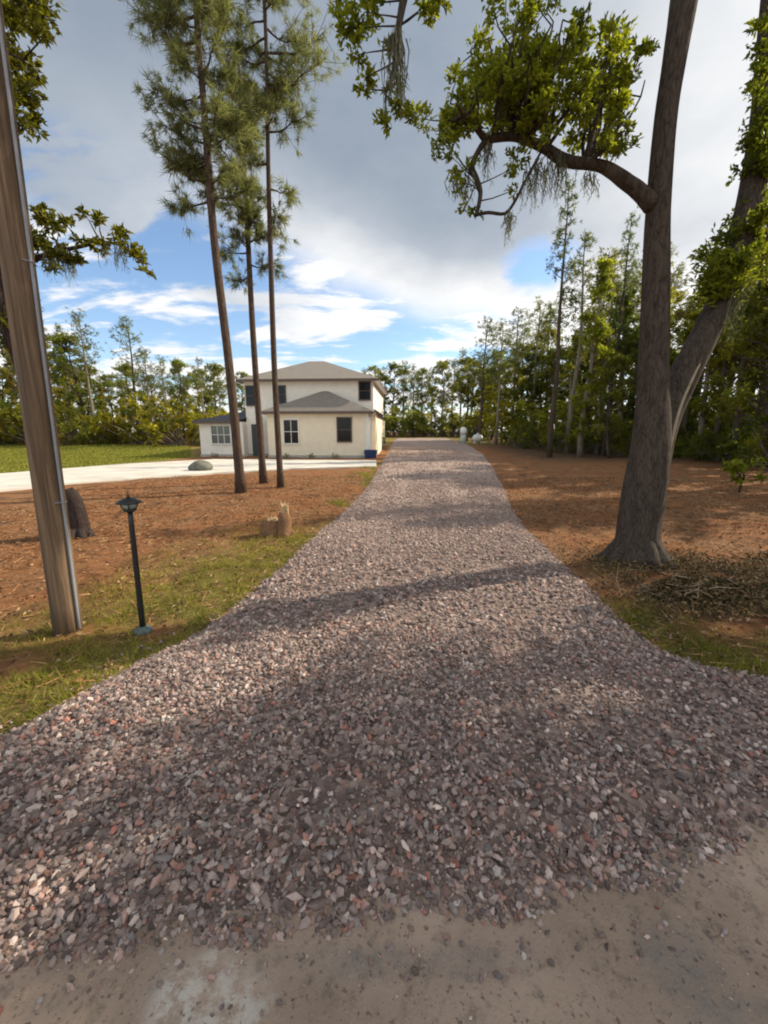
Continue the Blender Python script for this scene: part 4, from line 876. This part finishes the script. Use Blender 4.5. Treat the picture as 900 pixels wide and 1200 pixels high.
mb = MB(); mb.lathe([(.008, .104), (.014, .118), (.016, .130), (.009, .142), (.004, .155), (.001, .158)], 14, at=o3); mb.obj('finial', M['stump_wood'], lamp, True)

# ------------------------------------------------------------------ stump and boulder
R = np.random.default_rng(707)
st = g0(326, 626, .05); t = empty('tree_stump', st, 'broken tree stump with a pale splintered top near the drive edge', 'stump')
mb = MB(); mb.tube([(-.10, 0, -.05), (-.11, 0, .1), (-.12, .01, .20), (-.11, .01, .28)], [.20, .165, .14, .12], 16, wob=.10)
mb.tube([(.10, -.03, -.05), (.11, -.03, .14), (.13, -.02, .30), (.12, -.02, .42)], [.16, .12, .10, .075], 14, wob=.10)
for th in (0.3, 1.4, 2.6, 3.5, 4.4, 5.5): mb.tube([(math.cos(th)*.1, math.sin(th)*.08, .14), (math.cos(th)*.22, math.sin(th)*.18, .05), (math.cos(th)*.36, math.sin(th)*.28, -.03)], [.08, .06, .02], 8)
mb.obj('stump_body', M['stump_wood'], t, True)
mb = MB()
for k in range(26):
    a_ = R.uniform(0, 6.28); r_ = R.random()**.5*.07; z1 = R.uniform(.46, .60); x_, y_ = .12+r_*math.cos(a_), -.02+r_*math.sin(a_)
    mb.tube([(x_, y_, .36), (x_+R.normal(0, .01), y_, z1-.06), (x_+R.normal(0, .015), y_, z1)], [.017, .013, .003], 5)
for k in range(18):
    a_ = R.uniform(0, 6.28); r_ = R.random()**.5*.10; z1 = R.uniform(.28, .36); x_, y_ = -.11+r_*math.cos(a_), .01+r_*math.sin(a_)
    mb.tube([(x_, y_, .22), (x_, y_, z1-.03), (x_+R.normal(0, .015), y_, z1)], [.02, .016, .004], 5)
mb.obj('splinters', M['cut_wood'], t)
import bmesh
def blob(name, mat, loc, sc, seed, sub=3, amp=.22):
    rr_ = np.random.default_rng(seed); bm = bmesh.new(); bmesh.ops.create_icosphere(bm, subdivisions=sub, radius=1)
    ds = rr_.normal(size=(9, 3)); ph = rr_.random(9)*6
    for v_ in bm.verts:
        c_ = np.array(v_.co); k = 1+amp*sum(math.sin(2.2*np.dot(c_, d)+p)/9*1.8 for d, p in zip(ds, ph)); v_.co = c_*k*np.array(sc)
    me = bpy.data.meshes.new(name); bm.to_mesh(me); bm.free(); me.materials.append(mat)
    for p_ in me.polygons: p_.use_smooth = True
    o = bpy.data.objects.new(name, me); o.location = loc; C.objects.link(o); return o
R = np.random.default_rng(711); ds_ = g0(94, 629, .05); t = empty('tree_stump', ds_, 'tall dark charred stump standing just behind the wooden utility pole', 'stump')
mb = MB(); mb.tube([(0, 0, -.05), (.01, 0, .18), (-.01, .01, .42), (-.035, .01, .62), (-.06, .01, .74), (-.085, .01, .81)], [.16, .135, .128, .122, .10, .05], 18, wob=.08)
for th in (.2, 1.3, 2.4, 3.6, 4.6, 5.6): mb.tube([(math.cos(th)*.08, math.sin(th)*.08, .16), (math.cos(th)*.16, math.sin(th)*.16, .05), (math.cos(th)*.26, math.sin(th)*.26, -.03)], [.07, .05, .02], 8)
mb.obj('stump_body', M['dark_bark'], t, True); mb = MB()
for k in range(9):
    a_ = R.uniform(0, 6.28); z1 = R.uniform(.80, .88); x_, y_ = -.07+.05*math.cos(a_), .01+.05*math.sin(a_); mb.tube([(x_, y_, .70), (x_, y_, z1-.03), (x_+R.normal(0, .01), y_, z1)], [.02, .016, .005], 5)
mb.obj('splinters', M['dark_bark'], t)
bp = g0(236, 553, 0); tag(blob('boulder', M['boulder'], bp+(0, 0, .16), (.46, .32, .27), 5), 'low grey-green boulder beside the concrete path near the house wing', 'boulder')

# white box and pale pedestal at the end of the drive
wp = G(557, 519); t = empty('propane_tank', wp+(0, -1.0, 0), 'white rounded tank on the grass at the far right end of the drive', 'tank')
mb = MB(); n = 14; xs = np.linspace(-1, 1, n); rr_ = .40*np.sqrt(np.clip(1-np.abs(xs)**3.5, .02, 1)); mb.tube(np.stack([xs*.55, np.zeros(n), np.full(n, .50)], 1), rr_, 20); mb.obj('tank_body', M['white_plastic'], t, True)
mb = MB(); mb.lathe([(.13, .86), (.14, .90), (.14, .98), (.10, 1.03), (.01, 1.04)], 16); mb.obj('tank_dome', M['white_plastic'], t, True)
for sx_ in (-.32, .32):
    mb = MB(); mb.box(sx_-.05, sx_+.05, -.22, .22, -.03, .16); mb.obj('foot', M['white_plastic'], t)
gp = G(542.5, 520.5); t = empty('utility_pedestal', gp, 'upright pale green utility pedestal left of the white tank', 'pedestal')
mb = MB(); mb.lathe([(.30, -.05), (.30, .9), (.27, .93), (.26, 1.0)], 18); mb.obj('pedestal_body', M['pale_green'], t, True)
mb = MB(); mb.lathe([(.33, .96), (.34, 1.25), (.32, 1.5), (.22, 1.62), (.02, 1.66)], 18); mb.obj('pedestal_cap', M['white_plastic'], t, True)

# ------------------------------------------------------------------ the house
R = np.random.default_rng(808)
YB, YM, YW = 26.0, 27.6, 26.9
hc = P(432, 536, YB); hc[2] = 0
house = empty('house', hc, 'two-storey stucco house with grey hip roofs beside the gravel drive', 'house', rz=rad(-3.6))
def X_(px, Y): return P(px, 500, Y)[0]-hc[0]
def Zr(row, Y): return P(450, row, Y)[2]
def part(mb, name, mat, smooth=False, parent=None, label=None):
    o = mb.obj(name, mat, parent or house, smooth)
    if label: o['label'] = label
    return o
yb, ym, yw = 0.0, YM-YB, YW-YB
eB, eM, eW = Zr(483, YB), Zr(445.5, YM), Zr(494, YW)
xb0, xb1 = X_(311, YB), X_(432, YB); xm0, xm1 = X_(284, YM), X_(436, YM); xw0, xw1 = X_(226, YW), X_(290, YW)
mb = MB(); mb.box(xm0, xm1, ym, ym+10, -.2, eM); part(mb, 'upper_wall', M['stucco_pale'])
mb = MB(); mb.box(xb0, xb1, yb, ym-.003, -.2, eB); mb.box(xm1+.003, xm1+.16, ym, ym+10, -.2, eB-.1); part(mb, 'bay_wall', M['stucco'])
mb = MB(); mb.box(xw0, xm0-.003, yw, yw+6, -.2, eW); part(mb, 'wing_wall', M['stucco_pale'])
mb = MB(); mb.box(xb0-.05, xb1+.05, yb-.05, ym, -.2, .16); mb.box(xm0-.05, xb0-.06, ym-.06, ym-.004, -.2, .16); mb.box(xw0-.05, xm0-.06, yw-.05, yw-.004, -.2, .16); part(mb, 'foundation', plain('foundation', (.42, .40, .36), .9, .2, .1, 3, .2))
def hip(x0, x1, y0, y1, z0, zr, ox, ridge=None, th=.10):
    """hip roof slab over a rectangle, ox eave overhang; ridge along x between the two given points"""
    x0 -= ox; x1 += ox; y0 -= ox; y1 += ox
    ra, rb, ry = ridge; mb = MB()
    top = [(x0, y0, z0), (x1, y0, z0), (x1, y1, z0), (x0, y1, z0), (ra, ry, zr), (rb, ry, zr)]
    mb.add(top, [(0, 1, 5, 4), (2, 3, 4, 5)]); mb.add(top, [(1, 2, 5), (3, 0, 4)])
    fb = MB()
    for a_, b_ in (((x0, y0), (x1, y0)), ((x1, y0), (x1, y1)), ((x1, y1), (x0, y1)), ((x0, y1), (x0, y0))):
        ax_, bx_ = sorted((a_[0], b_[0])); ay_, by_ = sorted((a_[1], b_[1])); fb.box(ax_-.015, bx_+.015, ay_-.015, by_+.015, z0-.17, z0-.004)
    sf = MB(); sf.box(x0+.02, x1-.02, y0+.02, y1-.02, z0-.10, z0-.07)
    return mb, fb, sf
for nm, (x0, x1, y0, y1, z0, zr, ox, rg, mat) in dict(
    main=(xm0, xm1, ym, ym+10, eM+.08, P(365, 421.5, YM+4.6)[2], .38, (X_(357, YM+4.6), X_(374, YM+4.6), ym+5), 'shingles'),
    bay=(xb0, xb1, yb, ym+1.6, eB+.06, Zr(458, YM), .32, (X_(372, YB), X_(379, YB), ym-.02), 'shingles'),
    wing=(xw0, xm0-.6, yw, yw+6, eW+.05, Zr(479.5, YW+2), .3, (xw0+2.4, xm0+1.0, yw+3), 'slate')).items():
    if nm == 'bay':   # lean-to hip that dies into the upper wall
        mb = MB(); X0, X1, Y0 = x0-ox, x1+ox, y0-ox; yk = ym-.005
        top_ = [(X0, Y0, z0), (X1, Y0, z0), (X1, yk, z0), (rg[1], yk, zr), (rg[0], yk, zr), (X0, yk, z0)]
        mb.add(top_, [(0, 1, 3, 4)]); mb.add(top_, [(1, 2, 3), (5, 0, 4)])
        fb = MB(); fb.box(X0-.01, X1+.01, Y0-.02, Y0+.005, z0-.17, z0-.004); fb.box(X0-.02, X0+.005, Y0+.006, yk-.02, z0-.17, z0-.004); fb.box(X1-.005, X1+.02, Y0+.006, yk-.02, z0-.17, z0-.004)
        sf = MB(); sf.box(X0+.01, X1-.01, Y0+.01, y0-.005, z0-.12, z0-.09)
    else: mb, fb, sf = hip(x0, x1, y0, y1, z0, zr, ox, rg)
    rf = part(mb, 'roof', M[mat]); part(fb, 'fascia', M['fascia'], parent=rf); part(sf, 'soffit', M['white_trim'], parent=rf)
mb = MB(); zz = eB-.02; mb.add([(xm1+.02, ym+.3, zz+.35), (xm1+.50, ym+.3, zz), (xm1+.50, ym+10, zz), (xm1+.02, ym+10, zz+.35)], [(0, 1, 2, 3)]); part(mb, 'roof', M['shingles'])
def window(px0, px1, r0, r1, Y, y, pane='pane', grid=(1, 2), trim='white_trim'):
    a_, b_ = X_(px0, Y), X_(px1, Y); z1, z0 = Zr(r0, Y), Zr(r1, Y); w_ = .07; fr = MB()
    fr.box(a_-w_, a_, y-.06, y-.003, z0-w_, z1+w_); fr.box(b_, b_+w_, y-.06, y-.003, z0-w_, z1+w_)
    fr.box(a_+.001, b_-.001, y-.058, y-.003, z1, z1+w_); fr.box(a_+.001, b_-.001, y-.085, y-.003, z0-w_, z0)
    for i in range(1, grid[0]): xx = a_+(b_-a_)*i/grid[0]; fr.box(xx-.018, xx+.018, y-.045, y-.022, z0+.002, z1-.002)
    for i in range(1, grid[1]): zz = z0+(z1-z0)*i/grid[1]; fr.box(a_+.002, b_-.002, y-.048, y-.024, zz-.018, zz+.018)
    o = part(fr, 'window', M[trim]); g = MB(); g.box(a_+.001, b_-.001, y-.02, y-.004, z0+.001, z1-.001); part(g, 'pane', M[pane], parent=o); return o
window(286.5, 297, 452, 474, YM, ym, trim='fascia'); window(323.5, 332.5, 452, 472, YM, ym, trim='fascia'); window(420, 432, 448, 468, YM, ym, trim='fascia')
window(331, 348, 492, 519.5, YB, yb, grid=(2, 2)); window(395.5, 411, 490, 517, YB, yb, grid=(1, 2), trim='fascia')
window(241, 264, 499, 520, YW, yw, pane='pale_pane', grid=(3, 2))
d = MB(); d.box(X_(290, YM), X_(299.5, YM), ym-.07, ym-.004, .02, Zr(497, YM)); do = part(d, 'door', M['door_paint'])
d = MB(); d.lathe([(.012, 0), (.035, .02), (.03, .05), (.005, .06)], 10, at=(X_(298.4, YM), ym-.10, 1.0)); part(d, 'handle', M['conduit'], parent=do)
d = MB(); d.box(X_(303, YM), X_(308, YM), ym-.9, ym-.62, 0, eB-.25); part(d, 'porch_column', plain('column_paint', (.52, .40, .33), .85, .2, .08, 4, .1))
d = MB(); d.box(xb1-.16, xb1+.025, yb-.025, yb-.004, .17, eB-.13); d.box(xb1+.004, xb1+.028, yb, yb+.18, .17, eB-.13); part(d, 'corner_trim', M['white_trim'])
d = MB(); d.tube([(xb1+.07, yb+.3, eB-.1), (xb1+.07, yb+.3, .05)], .045, 8); part(d, 'downspout', M['white_trim'])

# blue bin with a lid and wheels by the corner
bq = P(434.5, 540.5, 25.6); bq[2] = 0; t = empty('storage_bin', bq, 'dark blue lidded bin on the ground at the house corner', 'bin')
mb = MB(); v = [(-.34, -.24, 0), (.34, -.24, 0), (.34, .24, 0), (-.34, .24, 0), (-.40, -.30, .46), (.40, -.30, .46), (.40, .30, .46), (-.40, .30, .46)]; mb.add(v, [(0, 3, 2, 1), (0, 1, 5, 4), (1, 2, 6, 5), (2, 3, 7, 6), (3, 0, 4, 7)])
for xx in (-.2, 0, .2): mb.box(xx-.02, xx+.02, -.30, -.255, .06, .40)
mb.obj('bin_body', M['blue_plastic'], t); mb = MB(); mb.box(-.43, .43, -.33, .33, .462, .51); mb.box(-.36, .36, -.26, .26, .512, .545); mb.obj('lid', M['blue_plastic'], t)
mb = MB(); mb.box(.402, .46, -.1, .1, .34, .38); mb.box(-.46, -.402, -.1, .1, .34, .38); mb.obj('handle', M['blue_plastic'], t)
# foundation plants
for i, (px, Y, lab) in enumerate(((259, YW-.45, 'tiny round shrub under the wide window of the house wing'), (368, YB-.4, 'tiny shrub at the house wall between the two ground-floor windows'), (395, YB-.4, 'tiny shrub at the house wall under the right ground-floor window'), (340, YB-.4, 'tiny shrub at the house wall under the left ground-floor window'))):
    e = plant('shrub_c', px, Y, .42, 'mid', lab, 'shrubs along the house wall', .55)
plant('shrub_b', 446.5, 33.5, 1.5, 'dark', 'narrow dark shrub at the rear corner of the house beside the drive', None, .5)

# ------------------------------------------------------------------ render settings
S.view_settings.view_transform = 'Standard'; S.view_settings.look = 'None'; S.view_settings.exposure = 0.42; S.view_settings.gamma = 1
S.render.engine = 'CYCLES'; cy = S.cycles
cy.max_bounces = 6; cy.diffuse_bounces = 3; cy.glossy_bounces = 2; cy.transmission_bounces = 3; cy.transparent_max_bounces = 4
cy.use_denoising = True; cy.sample_clamp_indirect = 6; cy.filter_width = 2.0; cy.caustics_reflective = False; cy.caustics_refractive = False
